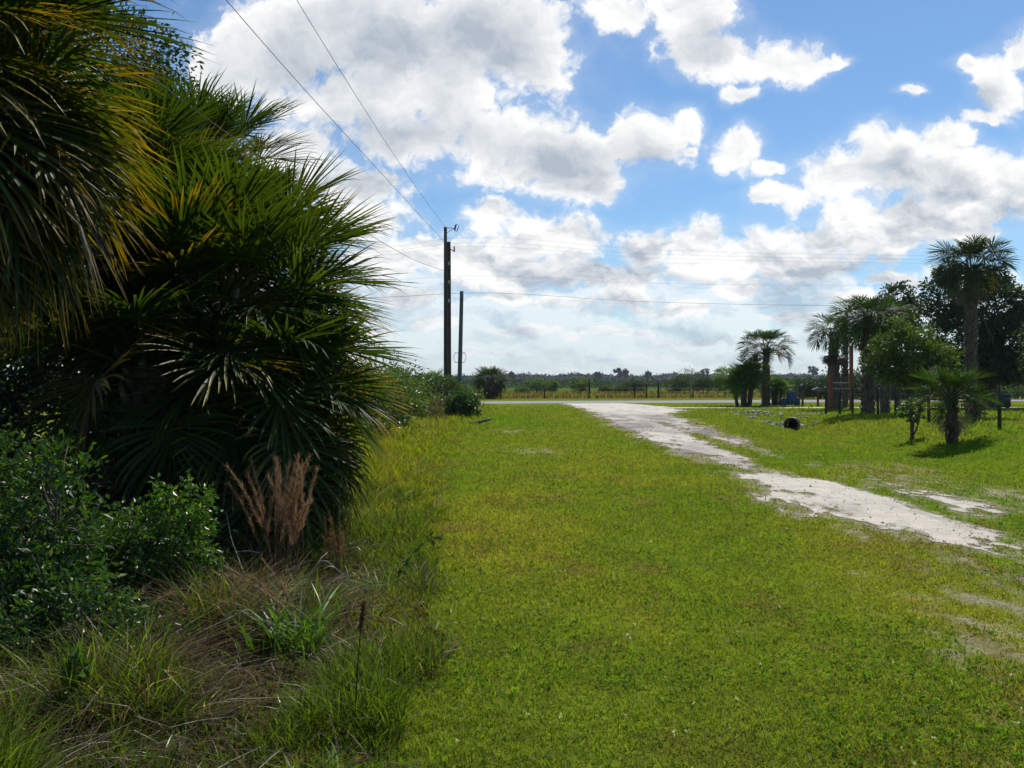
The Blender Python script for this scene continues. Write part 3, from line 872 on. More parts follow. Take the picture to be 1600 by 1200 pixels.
# trees and bushes standing in the field
GF = 'bushes and small trees in the field beyond the road'
def fb(px, d, rx, top, cols, seed, label, trunk=.5, n=5200, size=.13):
    n = max(n, 3600)
    x = at(px, d); z = zat(top, d)
    h = z - trunk * .5
    tree('field_tree', label, x, d, trunk, .09, [(0, 0, trunk * .5 + h * .5, rx, rx * .8, h * .45), (-rx * .5, 0, trunk * .5 + h * .42, rx * .6, rx * .6, h * .36), (rx * .5, 0, trunk * .5 + h * .45, rx * .6, rx * .6, h * .4), (rx * .15, 0, h * .82, rx * .45, rx * .4, h * .22)], n, size, cols, seed, GF)
FG = ((.09, .155, .022), (.14, .21, .03))
FDK = ((.040, .075, .02), (.065, .11, .025))
fb(815, 118, .9, 603, FG, 251, 'tiny pale field bush beside the round-headed roadside palm', .3, 1200)
fb(838, 120, 1.5, 590, FG, 252, 'wide field tree behind the first fence posts', .8)
fb(860, 122, 1.1, 593, FG, 253, 'field tree touching the wide one from the right side', .8)
fb(908, 118, 1.4, 588, FG, 254, 'round field tree beside the tall fence post', .7)
fb(945, 125, 1.0, 601, SY, 255, 'low bright field bush between tall post and wooden rail', .3, 1200)
fb(968, 125, .9, 602, SY, 256, 'second low bright field bush, nearer the wooden rail', .3, 1200)
fb(990, 118, 1.7, 592, FDK, 257, 'dark field tree behind the railed fence corner', .6)
fb(1060, 112, 1.5, 586, FDK, 258, 'dark low field tree right of the railed fence corner', .5)
fb(1078, 114, 1.8, 577, FDK, 259, 'tallest dark field tree past the railed fence corner', 1.0, 3000)
fb(1098, 110, 1.2, 588, FDK, 260, 'dark field tree with a bare trunk by the fence', 1.0)
fb(1125, 113, 1.0, 584, FG, 261, 'field tree nearest the palmetto clump', .8)
fb(1225, 95, 1.4, 592, SY, 262, 'bright bush behind the slender palm trunk', .3)
fb(1250, 92, 1.8, 590, SG, 263, 'spreading bush behind the blue armchair', .3)
fb(1280, 90, 1.6, 594, FDK, 264, 'dark bush behind the two mailboxes', .3)
fb(1590, 85, 2.2, 585, FG, 265, 'field bush at the far right edge of the yard', .4)

# trees of the right-hand yard
GT = 'broadleaf trees in the yard on the right'
def yt(px, d, label, trunk, lobes_px, n, size, cols, seed, r0=.14):
    """lobes given as photo (px, py, rx_px, ry_px)"""
    x = at(px, d); z0 = gz1(x, d)
    L = [(at(a, d) - x, dy, zat(b, d) - z0, rx / F * d, rx / F * d * .8, ry / F * d) for a, b, rx, ry, dy in lobes_px]
    tree('yard_tree', label, x, d, trunk, r0, L, n, size, cols, seed, GT, clump=.32)
LT = ((.055, .10, .014), (.115, .17, .018), (.16, .20, .03))
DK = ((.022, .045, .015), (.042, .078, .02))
yt(1420, 37.5, 'light green bushy tree overhanging the wire fence', 1.3, [(1420, 550, 36, 28, 0), (1380, 548, 24, 20, 0), (1466, 556, 22, 24, 0), (1392, 578, 28, 20, 0), (1452, 580, 32, 22, .3), (1425, 522, 18, 14, 0), (1405, 516, 12, 12, 0), (1448, 528, 18, 14, .4), (1366, 566, 14, 14, 0), (1478, 585, 16, 18, 0), (1425, 585, 26, 20, -.5)], 7000, .19, LT, 271)
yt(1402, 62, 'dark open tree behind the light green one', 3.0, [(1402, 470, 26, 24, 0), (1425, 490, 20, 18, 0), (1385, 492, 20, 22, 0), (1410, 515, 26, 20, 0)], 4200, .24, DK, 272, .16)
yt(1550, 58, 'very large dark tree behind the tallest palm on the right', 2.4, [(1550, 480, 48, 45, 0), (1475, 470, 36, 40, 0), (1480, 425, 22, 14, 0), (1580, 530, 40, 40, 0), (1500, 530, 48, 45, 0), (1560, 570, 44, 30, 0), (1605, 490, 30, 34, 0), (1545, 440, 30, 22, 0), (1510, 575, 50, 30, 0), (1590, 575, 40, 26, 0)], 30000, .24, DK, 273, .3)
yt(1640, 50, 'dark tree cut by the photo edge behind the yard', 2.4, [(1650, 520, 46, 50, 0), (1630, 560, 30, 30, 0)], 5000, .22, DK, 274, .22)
# shadowy undergrowth behind the yard
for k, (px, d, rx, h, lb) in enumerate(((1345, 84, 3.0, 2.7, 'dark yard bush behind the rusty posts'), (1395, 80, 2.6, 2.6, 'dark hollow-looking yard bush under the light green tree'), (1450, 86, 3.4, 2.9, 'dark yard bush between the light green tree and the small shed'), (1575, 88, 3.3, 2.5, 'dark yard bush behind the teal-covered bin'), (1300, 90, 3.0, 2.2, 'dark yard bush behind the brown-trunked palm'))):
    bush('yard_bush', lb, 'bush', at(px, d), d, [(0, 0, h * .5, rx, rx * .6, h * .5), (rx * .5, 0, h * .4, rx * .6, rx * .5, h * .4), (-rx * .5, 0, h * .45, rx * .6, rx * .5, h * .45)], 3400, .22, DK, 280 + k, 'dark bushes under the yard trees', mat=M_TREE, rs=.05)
x = at(1425, 27.5)
bush('sapling', 'thin scraggly sapling with dark twigs in front of the wire fence', 'sapling', x, 27.5, [(0, 0, 1.0, .3, .3, .24), (-.22, 0, .82, .24, .2, .2), (.24, 0, .88, .24, .2, .22), (0, 0, .62, .2, .2, .15)], 1700, .07, SG, 291, stems=5, rs=.035)
x = at(1522, 30)
bush('dead_shrub', 'dark tangled dead shrub slumped on the wire fence', 'shrub', x, 30.0, [(0, 0, .62, .34, .25, .22), (.2, 0, .5, .28, .2, .2)], 1400, .07, ((.05, .045, .035), (.085, .075, .06)), 292, stems=5, rs=.03)

# ------------------------------------------------------------------ far woods, hedge band
def make_far():
    r = np.random.default_rng(301); mb = MB()
    xs = np.arange(-1000, 1300, 1.6)
    for row, (yy, hb) in enumerate(((980, 1.12), (920, 1.0), (860, .8))):
        top = (8.0 + 5.0 * (fbm(xs * .013, xs * 0 + row, 302 + row, 3) - .45) + 3.4 * (fbm(xs * .07, xs * 0 + row, 306, 2) - .5) + 1.6 * (vnoise(xs * .25, xs * 0 + row, 309) - .5)) * hb
        top = np.maximum(top, 3.5)
        V = []
        th = np.linspace(0, math.pi, 9)
        for a in th:
            lum = 1 + .22 * (vnoise(xs * .22, xs * 0 + a * 3, 320 + row) - .5)
            V.append(np.stack([xs + 0 * a, yy - np.cos(a) * 16 * lum, top * np.sin(a) ** .6 * lum], 1))
        v = np.concatenate(V); n = len(xs)
        i = (np.arange(8)[:, None] * n + np.arange(n - 1)[None, :])
        q = np.stack([i, i + 1, i + 1 + n, i + n], -1).reshape(-1, 4)
        mb.add(v, q, None, np.array([.008, .016, .015]) * (.6 + .8 * vnoise(v[:, 0] * .12, v[:, 2] * .4 + row, 330))[:, None])
        n = 26000; x = -1000 + 2300 * r.random(n); tp = np.interp(x, xs, top) * (.92 + .34 * fbm(x * .11, x * 0 + row, 340, 3))
        P = np.stack([x, yy - 16 + 20 * r.random(n), tp * (.25 + .75 * r.random(n) ** .7)], 1)
        leaves(mb, P, 2.0, np.array([.012, .024, .021]) * (.6 + .8 * r.random((n, 1))), r, outward=np.array([[0, -.6, .2]]))
    tag(mb.build('far_woods', M_FAR, smooth=False), 'dark distant tree line along the horizon', 'woods', kind='stuff')
    mb = MB(); n = 50000
    x = -350 + 900 * r.random(n); y = 235 + 130 * r.random(n)
    z = (2.3 + 1.6 * (fbm(x * .04, y * .04, 305, 3) - .4)) * r.random(n)
    P = np.stack([x, y, np.maximum(z, .05)], 1)
    leaves(mb, P, .8, np.array([.05, .09, .024]) * (.6 + .8 * r.random((n, 1))), r, outward=np.array([[0, -.4, .6]]))
    tag(mb.build('field_scrub', M_FAR, smooth=False), 'dense band of green scrub across the field', 'scrub', kind='stuff')
    GFa = 'tree tops standing above the far tree line'
    for k, (px, py, rr, lb) in enumerate(((966, 582, 5.5, 'round far tree top, first of a touching pair'), (975, 582, 5.0, 'round far tree top, second of the touching pair'), (934, 586, 3.6, 'single small round tree top left of the touching pair'), (1012, 586, 4.5, 'small tree top on the woods right of the touching pair'), (799, 586, 3.2, 'tiny tree top beside the round-headed roadside palm'), (1271, 578, 6.5, 'far tree top showing above the two mailboxes'), (1100, 582, 8.5, 'broad far tree top behind the tallest field tree'), (1122, 583, 6.5, 'far tree top behind the field tree nearest the palmettos'))):
        d = 700.0; zc = zat(py, d); x = at(px, d); R = rr / F * d
        tree('far_tree', lb, x, d, zc * .7, .35, [(0, 0, zc, R, R, R * .9), (R * .3, 0, zc - R * .5, R * .8, R * .7, R * .6)], 500, 1.5, ((.016, .028, .020), (.022, .038, .024)), 310 + k, GFa, mat=M_FAR)


make_lawn(); make_weeds(); make_field_grass()
make_far()

# ------------------------------------------------------------------ grasses that stand alone
def plume_clump(name, label, cat, x, y, h, n, seed, spread=.1, lean=.35, az=None, group=None, col=(.27, .13, .055), green=0, plume=.35, nb=60, wide=.02):
    """bunch of stiff stems that carry feathery seed heads"""
    r = np.random.default_rng(seed); z0 = gz1(x, y)
    t = thing(name, label, cat, (x, y, z0), group)
    st = MB(); hd = MB()
    col = np.array(col)
    for k in range(n):
        a = (r.random() * 2 * math.pi) if az is None else az + (r.random() - .5) * 1.1
        ln = h * (.65 + .45 * r.random()); le = lean * (.3 + 1.2 * r.random())
        bx = x + (r.random() - .5) * spread * 2; by = y + (r.random() - .5) * spread
        pts = []
        for j in range(8):
            f = j / 7
            pts.append((bx + math.cos(a) * le * ln * f ** 1.8, by + math.sin(a) * le * ln * f ** 1.8, z0 - .02 + ln * (f - .25 * min(le, 1.4) * f * f)))
        pts = np.array(pts)
        st.tube(pts, np.linspace(.0035, .0012, 8), 4, col * .8, cap=False)
        # side sprays of the head
        m = nb
        f = (1 - plume) + plume * r.random(m)
        i = np.minimum((f * 7).astype(int), 6); ff = (f * 7 - i)[:, None]
        P = pts[i] * (1 - ff) + pts[i + 1] * ff
        T = nrm(pts[i + 1] - pts[i])
        D = nrm(T + r.normal(size=(m, 3)) * .30)
        w = nrm(np.cross(D, r.normal(size=(m, 3))))
        L = (.02 + .045 * r.random((m, 1))) * (h / .9) ** .5
        V = np.stack([P - w * .0018, P + w * .0018, P + D * L + w * .0012, P + D * L], 1)
        b = np.arange(m)[:, None] * 4
        hd.add(V.reshape(-1, 3), np.concatenate([b, b + 1, b + 2, b + 3], 1), None, np.repeat(col * (.7 + .7 * r.random((m, 1))), 4, 0))
    if green:
        bl = MB(); gx = x + r.normal(size=green) * spread * 1.2; gy = y + r.normal(size=green) * spread
        c = np.array([.085, .16, .018]) * (.6 + .8 * r.random((green, 1)))
        blades(bl, gx, gy, h * (.5 + .6 * r.random(green)), wide * (.5 + .6 * r.random(green)), .3 + .8 * r.random(green), c, 5, seed)
        bl.build('leaf_blades', M_SHRUB, t, loc=(x, y, z0))
    st.build('stems', M_DRY, t, loc=(x, y, z0)); hd.build('seed_heads', M_DRY, t, loc=(x, y, z0))
    return t


GD = 'feathery dry grass clumps on the verge'
plume_clump('dry_grass_clump', 'tall orange feathery grass clump standing before the low palm', 'dry grass', -1.76, 6.95, 1.08, 22, 401, .16, .24, group=GD, nb=260, plume=.5, col=(.33, .205, .125))
plume_clump('dry_grass_clump', 'bent tan grass plume rising from the tuft of broad green blades', 'dry grass', -1.26, 5.5, .60, 10, 402, .05, .8, az=math.pi * .95, group=GD, col=(.30, .20, .12), nb=90, plume=.5)
plume_clump('dry_grass_clump', 'arched tan plume bowed in front of the bright round bush', 'dry grass', -2.35, 5.2, .55, 6, 403, .05, 1.2, az=.2, group=GD, col=(.26, .19, .11), nb=90, plume=.45)
plume_clump('dry_grass_clump', 'reddish flattened grass clump below the bright round bush', 'dry grass', -2.0, 4.9, .3, 11, 404, .16, .9, az=.3, group=GD, col=(.25, .13, .07), nb=60, plume=.5)
plume_clump('dry_grass_clump', 'long pale stem arching over the low bush at the photo edge', 'dry grass', -2.75, 4.6, .72, 1, 405, .05, 1.1, az=.15, group=GD, col=(.30, .23, .14), nb=110, plume=.35)
plume_clump('dry_grass_clump', 'tan dry grass stand before the verge bushes far along the lawn', 'dry grass', at(676, 37), 37, 1.15, 90, 406, .55, .25, group=GD, col=(.30, .19, .09), nb=40, plume=.7)
plume_clump('dry_grass_clump', 'small upright brown grass clump right beside the tall orange one', 'dry grass', -1.42, 7.3, .6, 14, 407, .1, .3, group=GD, col=(.23, .14, .07), nb=80, plume=.5)


def grass_tuft(label, x, y, h, n, w, seed, spread, col=(.085, .165, .016)):
    r = np.random.default_rng(seed); mb = MB()
    gx = x + r.normal(size=n) * spread; gy = y + r.normal(size=n) * spread
    c = np.array(col) * (.6 + .8 * r.random((n, 1)))
    blades(mb, gx, gy, h * (.5 + .6 * r.random(n)), w * (.6 + .6 * r.random(n)), .3 + .9 * r.random(n), c, 5, seed)
    tag(mb.build('grass_tuft', M_SHRUB, loc=(x, y, gz1(x, y))), label, 'grass tuft', 'green grass tufts on the verge')


grass_tuft('tuft of broad shiny green blades under the bent tan plume', -1.28, 5.35, .46, 130, .017, 411, .12, (.085, .17, .018))
grass_tuft('bright green tuft low at the bottom of the photo near the lawn edge', -.72, 3.55, .2, 70, .011, 412, .07, (.11, .18, .016))
grass_tuft('green tuft among dead stems at the bottom corner', -2.05, 3.55, .2, 90, .010, 413, .2, (.10, .17, .016))
grass_tuft('dark green tuft at the foot of the dead twigs', -1.35, 6.4, .26, 70, .012, 414, .1)


TR = np.random.default_rng(77)
TUFTS = (('grass tuft between the bent plume and the orange grass clump', -1.6, 6.2, .3, 70, .009), ('grass tuft close to the brown-headed stalk', -.95, 4.3, .24, 80, .008), ('pale green tuft in the brown litter near the bottom edge', -1.45, 3.75, .2, 70, .008), ('small tuft in the litter below the low bush', -1.9, 4.3, .2, 60, .008), ('bright tuft at the very bottom corner of the photo', -2.25, 3.35, .26, 110, .010), ('tuft beside the leaning green stalk', -1.05, 6.9, .26, 70, .008), ('tuft on the verge below the low palm fronds', -1.45, 8.2, .28, 80, .010))
for k_, (lb_, x_, y_, h_, n_, w_) in enumerate(TUFTS):
    grass_tuft(lb_, x_, y_, h_, n_, w_, 440 + k_, .08, (.10, .18, .014) if k_ % 2 else (.08, .14, .016))


def weed_stalk(label, x, y, h, seed, leafy=0, dark=(.05, .045, .025), lean=.04):
    r = np.random.default_rng(seed); z0 = gz1(x, y)
    t = thing('weed_stalk', label, 'weed', (x, y, z0), 'single weed stalks on the verge')
    st = MB(); f = np.linspace(0, 1, 7)
    P = np.stack([x + lean * f ** 2, y + 0 * f, z0 - .02 + h * f], 1)
    st.tube(P, np.linspace(.0045, .002, 7), 5, dark)
    st.build('stem', M_DRY, t, loc=(x, y, z0))
    mb = MB()
    if leafy:
        n = leafy; k = r.random(n); pts = np.stack([np.interp(k, f, P[:, i]) for i in range(3)], 1)
        leaves(mb, pts + r.normal(size=(n, 3)) * .012, .07, np.array([.07, .13, .016]) * (.7 + .6 * r.random((n, 1))), r, droop=0)
        mb.build('leaves', M_SHRUB, t, loc=(x, y, z0))
    else:
        n = 240; k = .8 + .2 * r.random(n); pts = np.stack([np.interp(k, f, P[:, i]) for i in range(3)], 1)
        leaves(mb, pts + r.normal(size=(n, 3)) * .0035, .016, np.array([.13, .08, .035]) * (.7 + .6 * r.random((n, 1))), r, droop=-.8)
        mb.build('seed_head', M_DRY, t, loc=(x, y, z0))


weed_stalk('tall thin dark stalk with a brown seed head at the lawn edge', -.70, 4.05, .66, 421)
weed_stalk('leafy young stalk standing among dead grass near the bottom corner', -2.02, 4.15, .42, 422, 120)
weed_stalk('slanted green stalk leaning towards the lawn', -.92, 7.2, .42, 423, 40, lean=.3)


def twig(label, pts, seed, col=(.4, .36, .3)):
    r = np.random.default_rng(seed); mb = MB()
    P = np.array(pts, float); P[:, 2] += [gz1(a, b) for a, b, _ in pts]
    t = np.linspace(0, 1, len(P)); tt = np.linspace(0, 1, 14)
    Q = np.stack([np.interp(tt, t, P[:, i]) for i in range(3)], 1)
    Q[:, 2] += np.sin(tt * math.pi) * .04
    mb.tube(Q, np.linspace(.006, .002, 14), 5, col)
    for k in (5, 8, 10):
        e = Q[k] + r.normal(size=3) * .08 + np.array([0, 0, .03])
        mb.tube([Q[k], (Q[k] + e) / 2 + np.array([0, 0, .015]), e], [.0035, .0025, .0012], 4, col)
    o = mb.build('dead_twig', M_TWIG2, loc=tuple(Q[0]))
    tag(o, label, 'twig', 'pale dead twigs in the weeds')


M_TWIG2 = solidmat('bleached_twig', (1, 1, 1), .7, var=.25, scale=20)
twig('pale bowed twig beside the base of the orange grass', [(-1.6, 6.6, .05), (-1.35, 6.5, .32), (-1.0, 6.5, .05)], 431)
twig('long straight pale twig propped before the dark palm trunk', [(-1.95, 6.3, .05), (-2.25, 6.7, .45), (-2.4, 7.0, .7)], 432)
twig('second straight twig crossing close beside the long propped one', [(-1.85, 6.5, .05), (-2.1, 6.8, .4), (-2.2, 7.0, .62)], 433)
twig('grey twig lying on the litter at the bottom corner', [(-1.6, 4.3, .06), (-1.95, 4.1, .16), (-2.3, 4.0, .04)], 434)
twig('thin twig curving through the dead grass below the plume', [(-1.9, 5.5, .04), (-1.6, 5.3, .26), (-1.25, 5.2, .1)], 435)

# log on the verge
x0, y0 = at(738, 35), 35.0
mb = MB(); P = np.array([(x0 - .15, 34.7, .03), (x0 + .15, 34.9, .07), (x0 + .45, 35.1, .13), (x0 + .72, 35.2, .19)])
P[:, 2] += gz1(x0, 35)
mb.tube(P, [.05, .06, .055, .05], 9, rough=.2, seed=4)
tag(mb.build('log', M_LOG, loc=tuple(P[0])), 'grey wooden log lying on the lawn edge by the verge bushes', 'log')


# ------------------------------------------------------------------ poles and wires
def pole(label, base, top, r0, r1, mat, group=None, name='utility_pole'):
    t = thing(name, label, 'pole', (base[0], base[1], gz1(base[0], base[1])), group)
    b = np.array([base[0], base[1], t.location[2] - .3]); e = np.array(top, float)
    k = np.linspace(0, 1, 14)[:, None]
    MB().tube(b + (e - b) * k, np.linspace(r0, r1, 14), 14, rough=.03, seed=int(r0 * 1e4)).build('shaft', mat, t, loc=tuple(t.location))
    return t


GP = 'utility poles beside the road'
X1 = at(696, 50); Z1 = zat(355, 50)
p1 = pole('taller wooden utility pole with a side bracket at its very top', (at(697, 50), 50), (X1, 50, Z1), .135, .088, M_POLE, GP)
mb = MB()
mb.tube([(X1 + .08, 50, Z1 - .04), (X1 + .55, 50, Z1 - .06)], [.018, .018], 6); mb.tube([(X1 + .08, 50, Z1 - .32), (X1 + .46, 50, Z1 - .07)], [.012, .012], 6)
br = mb.build('bracket', M_STEEL, p1, loc=(X1, 50, Z1))
mb = MB()
mb.tube([(X1 + .50, 50, Z1 - .18), (X1 + .53, 50, Z1 - .05), (X1 + .57, 50, Z1 + .12), (X1 + .62, 50, Z1 + .16)], [.045, .05, .045, .02], 8)
mb.build('cutout_fuse', M_STEEL, p1, loc=(X1, 50, Z1))
mb = MB()
mb.tube([(X1 + .62, 50, Z1 + .16), (X1 + .75, 50, Z1 + .14), (X1 + .70, 50, Z1 - .05), (X1 + .62, 50, Z1 - .22), (X1 + .52, 50, Z1 - .18)], [.018, .025, .025, .025, .02], 6)
mb.build('fuse_tube', M_STEEL, p1, loc=(X1, 50, Z1))
X2 = at(701.5, 51.5); Z2 = zat(378, 51.5)
p2 = pole('shorter wooden utility pole pressed close behind the taller one', (at(701.5, 51.5), 51.5), (X2, 51.5, Z2), .14, .105, M_POLE, GP)
mb = MB()
mb.tube([(X2 + .1, 51.5, Z2 - .42), (X2 + .28, 51.5, Z2 - .52), (X2 + .30, 51.5, Z2 - .52)], [.03, .02, .02], 6); mb.tube([(X2 + .30, 51.5, Z2 - .56), (X2 + .30, 51.5, Z2 - .24)], [.045, .035], 8)
mb.build('insulator', M_STEEL, p2, loc=(X2, 51.5, Z2))
X3t, Z3t = at(721.5, 65), zat(455, 65)
X3b = at(717, 65)
p3 = pole('leaning grey concrete pole with two curved conductor loops', (X3b, 65), (X3t, 65, Z3t), .165, .135, M_CONC, GP, 'concrete_pole')
za, zb = zat(551.5, 65), zat(566, 65); xm = at(718.5, 65)
mb = MB()
for z in (za, zb): mb.tube([(xm - .36, 65, z + .03), (xm - .26, 65, z), (xm + .26, 65, z), (xm + .36, 65, z + .03)], .025, 6)
mb.build('crossarm', M_STEEL, p3, loc=(xm, 65, zb))
for s in (-1, 1):
    mb = MB()
    a = np.linspace(-1, 1, 9)
    mb.tube(np.stack([xm + s * (.32 + .12 * (1 - a ** 2)), 65 + 0 * a, (za + zb) / 2 + a * (za - zb) / 2], 1), .016, 6)
    mb.build('conductor_loop', M_STEEL, p3, loc=(xm, 65, zb))


for k_, py_ in enumerate((412, 441, 470)):
    z_ = zat(py_, 51.5)
    MB().box((X2 - .03, 51.5 - .15, z_ - .09), (X2 + .04, 51.5 - .115, z_ + .09)).build('tag_plate', M_WHITE, p2, loc=(X2, 51.5, Z2), smooth=False)
MB().tube([(X1 + .02, 50 - .098, Z1 - .2), (X1 + .03, 50 - .148, .2)], .009, 5).build('ground_wire', M_CABLE, p1, loc=(X1, 50, Z1))


def wire(label, pts, rad=.008, sub=14):
    P = np.array(pts, float); n = len(P)
    # smooth curve through the given points
    t = np.concatenate([[0], np.cumsum(np.linalg.norm(np.diff(P, axis=0), axis=1))])
    T = np.gradient(P, t, axis=0)
    out = []
    for i in range(n - 1):
        for k in range(sub):
            u = k / sub; h = t[i + 1] - t[i]
            out.append((2 * u ** 3 - 3 * u ** 2 + 1) * P[i] + (u ** 3 - 2 * u ** 2 + u) * h * T[i] + (-2 * u ** 3 + 3 * u ** 2) * P[i + 1] + (u ** 3 - u ** 2) * h * T[i + 1])
    out.append(P[-1])
    o = MB().tube(np.array(out), rad, 5, cap=False).build('overhead_wire', M_CABLE, loc=tuple(P[0]))
    tag(o, label, 'wire', 'overhead wires on the utility poles')


wire('overhead wire running to the very top of the taller pole', [(X1, 50, Z1 - .02), (-4.05, 36, 9.7), (-4.5, 19, 9.6), (-4.75, 8, 9.8), (-5.1, -12, 10.3)], .007)
wire('overhead wire ending just under the top of the taller pole, farther left', [(X1, 50, zat(380, 50)), (-4.4, 34, 8.9), (-5.35, 17, 8.76), (-5.8, 8, 8.9), (-6.7, -12, 9.4)], .008)
wire('low slack wire passing in front of the tallest left palm', [(X1, 50, zat(424, 50)), (-4.05, 36, 6.55), (-4.37, 23, 5.85), (-4.43, 15, 5.52), (-4.5, 11, 5.4), (-4.6, 4, 5.5)], .009)
def cross(label, d0, py_l, py_0, py_r, rad, xp=None):
    xp = at(700, d0) if xp is None else xp
    dl, dr = d0 - 6, d0 + 13
    wire(label, [(-45, d0 - 9, zat(py_l, dl) + 1.2), (at(600, dl), dl + 4, zat(py_l, dl + 4)), (xp, d0, zat(py_0, d0)), (at(1000, d0 + 4), d0 + 4, zat((py_0 + py_r) / 2 + 3, d0 + 4)), (at(1400, dr), dr, zat(py_r, dr)), (70, d0 + 20, zat(py_r, dr) + 1.0)], rad)
cross('topmost thin wire crossing the clouds to the right', 50, 385, 373, 399, .004)
cross('second thin wire just below the topmost crossing wire', 51.5, 392, 381, 405, .004)
cross('third thin crossing wire, lowest of the three close together', 51.5, 397, 387, 411, .0035)
cross('faint wire crossing between the three high ones and the lowest one', 51.5, 438, 432, 446, .004)
cross('lowest and clearest crossing wire, held by the concrete pole', 65, 464, 458, 478, .012, X3t)

# ------------------------------------------------------------------ fences
def fence(name, label, posts, wires_z, rad, mat, rail=None):
    """posts: (x, y, height, radius)"""
    x, y = posts[0][:2]; z0 = gz1(x, y)
    t = thing(name, label, 'fence', (x, y, z0))
    r = np.random.default_rng(len(posts) * 7)
    for (a, b, h, rr) in posts:
        z = gz1(a, b)
        MB().tube([(a, b, z - .2), (a + (r.random() - .5) * .05, b, z + h * .5), (a + (r.random() - .5) * .10, b, z + h)], [rr * 1.1, rr, rr * .92], 8, rough=.12, seed=int(h * 100)).build('post', mat, t, loc=(a, b, z))
    for wz in wires_z:
        mb = MB()
        pts = []
        for i, (a, b, h, rr) in enumerate(posts):
            pts.append((a, b - rr, gz1(a, b) + wz))
            if i + 1 < len(posts):
                c = posts[i + 1]
                pts.append(((a + c[0]) / 2, (b + c[1]) / 2 - rr, (gz1(a, b) + gz1(c[0], c[1])) / 2 + wz - .02))
        mb.tube(pts, rad, 4, cap=False).build('wire', M_CABLE, t, loc=(x, y, z0))
    if rail:
        MB().tube(rail[0], rail[1], 8, rough=.1).build('rail', mat, t, loc=(x, y, z0))
    return t


fd = lambda px: (lambda d: (at(px, d), d))(92 / (1 - .2 * (px - 800) / F))
FP = [(*fd(px), h, rr * .78) for px, h, rr in ((560, 1.4, .07), (640, 1.4, .07), (700, 1.4, .07), (748, 1.4, .07), (782, 1.35, .085), (851, 1.4, .085), (921, 2.0, .12), (992, 1.7, .12), (1010, 1.35, .10), (1029, 1.85, .13), (1083, 1.5, .08), (1133, 1.9, .08), (1190, 1.5, .08), (1245, 1.5, .08))]
ra = FP[7]; rb = FP[9]
fence('field_fence', 'dark post and wire field fence with a wooden railed corner, across the road', FP, (.35, .7, 1.05), .008, M_POST, rail=([(ra[0], ra[1], zat(601, ra[1])), (rb[0], rb[1], zat(601.5, rb[1]))], .075))
RP = []
for px, d, h, rr in ((1291, 44, 1.25, .06), (1312, 42, 1.2, .07), (1332, 40.5, 1.25, .05), (1372, 38.5, 1.2, .055), (1399, 36, 1.2, .055), (1452, 32, 1.2, .06), (1524, 29.5, 1.2, .045), (1562, 26.5, 1.25, .055), (1625, 24, 1.2, .055), (1700, 21.5, 1.2, .055)):
    RP.append((at(px, d), d, h, rr))
fence('wire_fence', 'thin-posted wire fence between the grass swale and the right-hand yard', RP, (.3, .6, .9, 1.12), .0035, M_POST)

# ------------------------------------------------------------------ yard objects
def rusty_gate():
    d = 52.0; xa, xb = at(1298, d), at(1330, d); z = gz1(xa, d)
    t = thing('rusty_frame', 'two tall rust-orange posts joined by pale grey rails in the yard', 'post frame', (xa, d, z))
    MB().box((xa - .09, d - .09, z - .1), (xa + .09, d + .09, zat(583, d)), bevel=.015).build('post', M_RUST, t, loc=(xa, d, z), smooth=False)
    MB().box((xb - .09, d - .09, z - .1), (xb + .09, d + .09, zat(540, d)), bevel=.015).build('post', M_RUST, t, loc=(xb, d, z), smooth=False)
    for py, h in ((598, .035), (607, .03)):
        MB().box((xa + .092, d - .05, zat(py, d) - h), (xb - .092, d + .05, zat(py, d) + h), (.6, .6, .6), bevel=.01).build('rail', M_WHITE, t, loc=(xa, d, z), smooth=False)
rusty_gate()


def armchair():
    d = 61.0; x = at(1235, d); z = gz1(x, d)
    t = thing('armchair', 'blue armchair standing outdoors beside the palmetto clump', 'armchair', (x, d, z))
    L = (x, d, z)
    b = lambda n, lo, hi, m=M_BLUE, bv=.05: MB().box(np.array(lo) + L, np.array(hi) + L, bevel=bv).build(n, m, t, loc=L)
    b('backrest', (-.33, -.40, .12), (.33, -.16, 1.0), bv=.08)
    b('seat', (-.33, -.155, .12), (.33, .42, .46), bv=.06)
    for s in (-1, 1):
        a = b('armrest', (min(s * .335, s * .56), -.36, .10), (max(s * .335, s * .56), .46, .58), bv=.05)
    for sx in (-.45, .45):
        for sy in (-.3, .36):
            b('leg', (sx - .04, sy - .04, -.02), (sx + .04, sy + .04, .098), M_BROWNW, .01)
armchair()


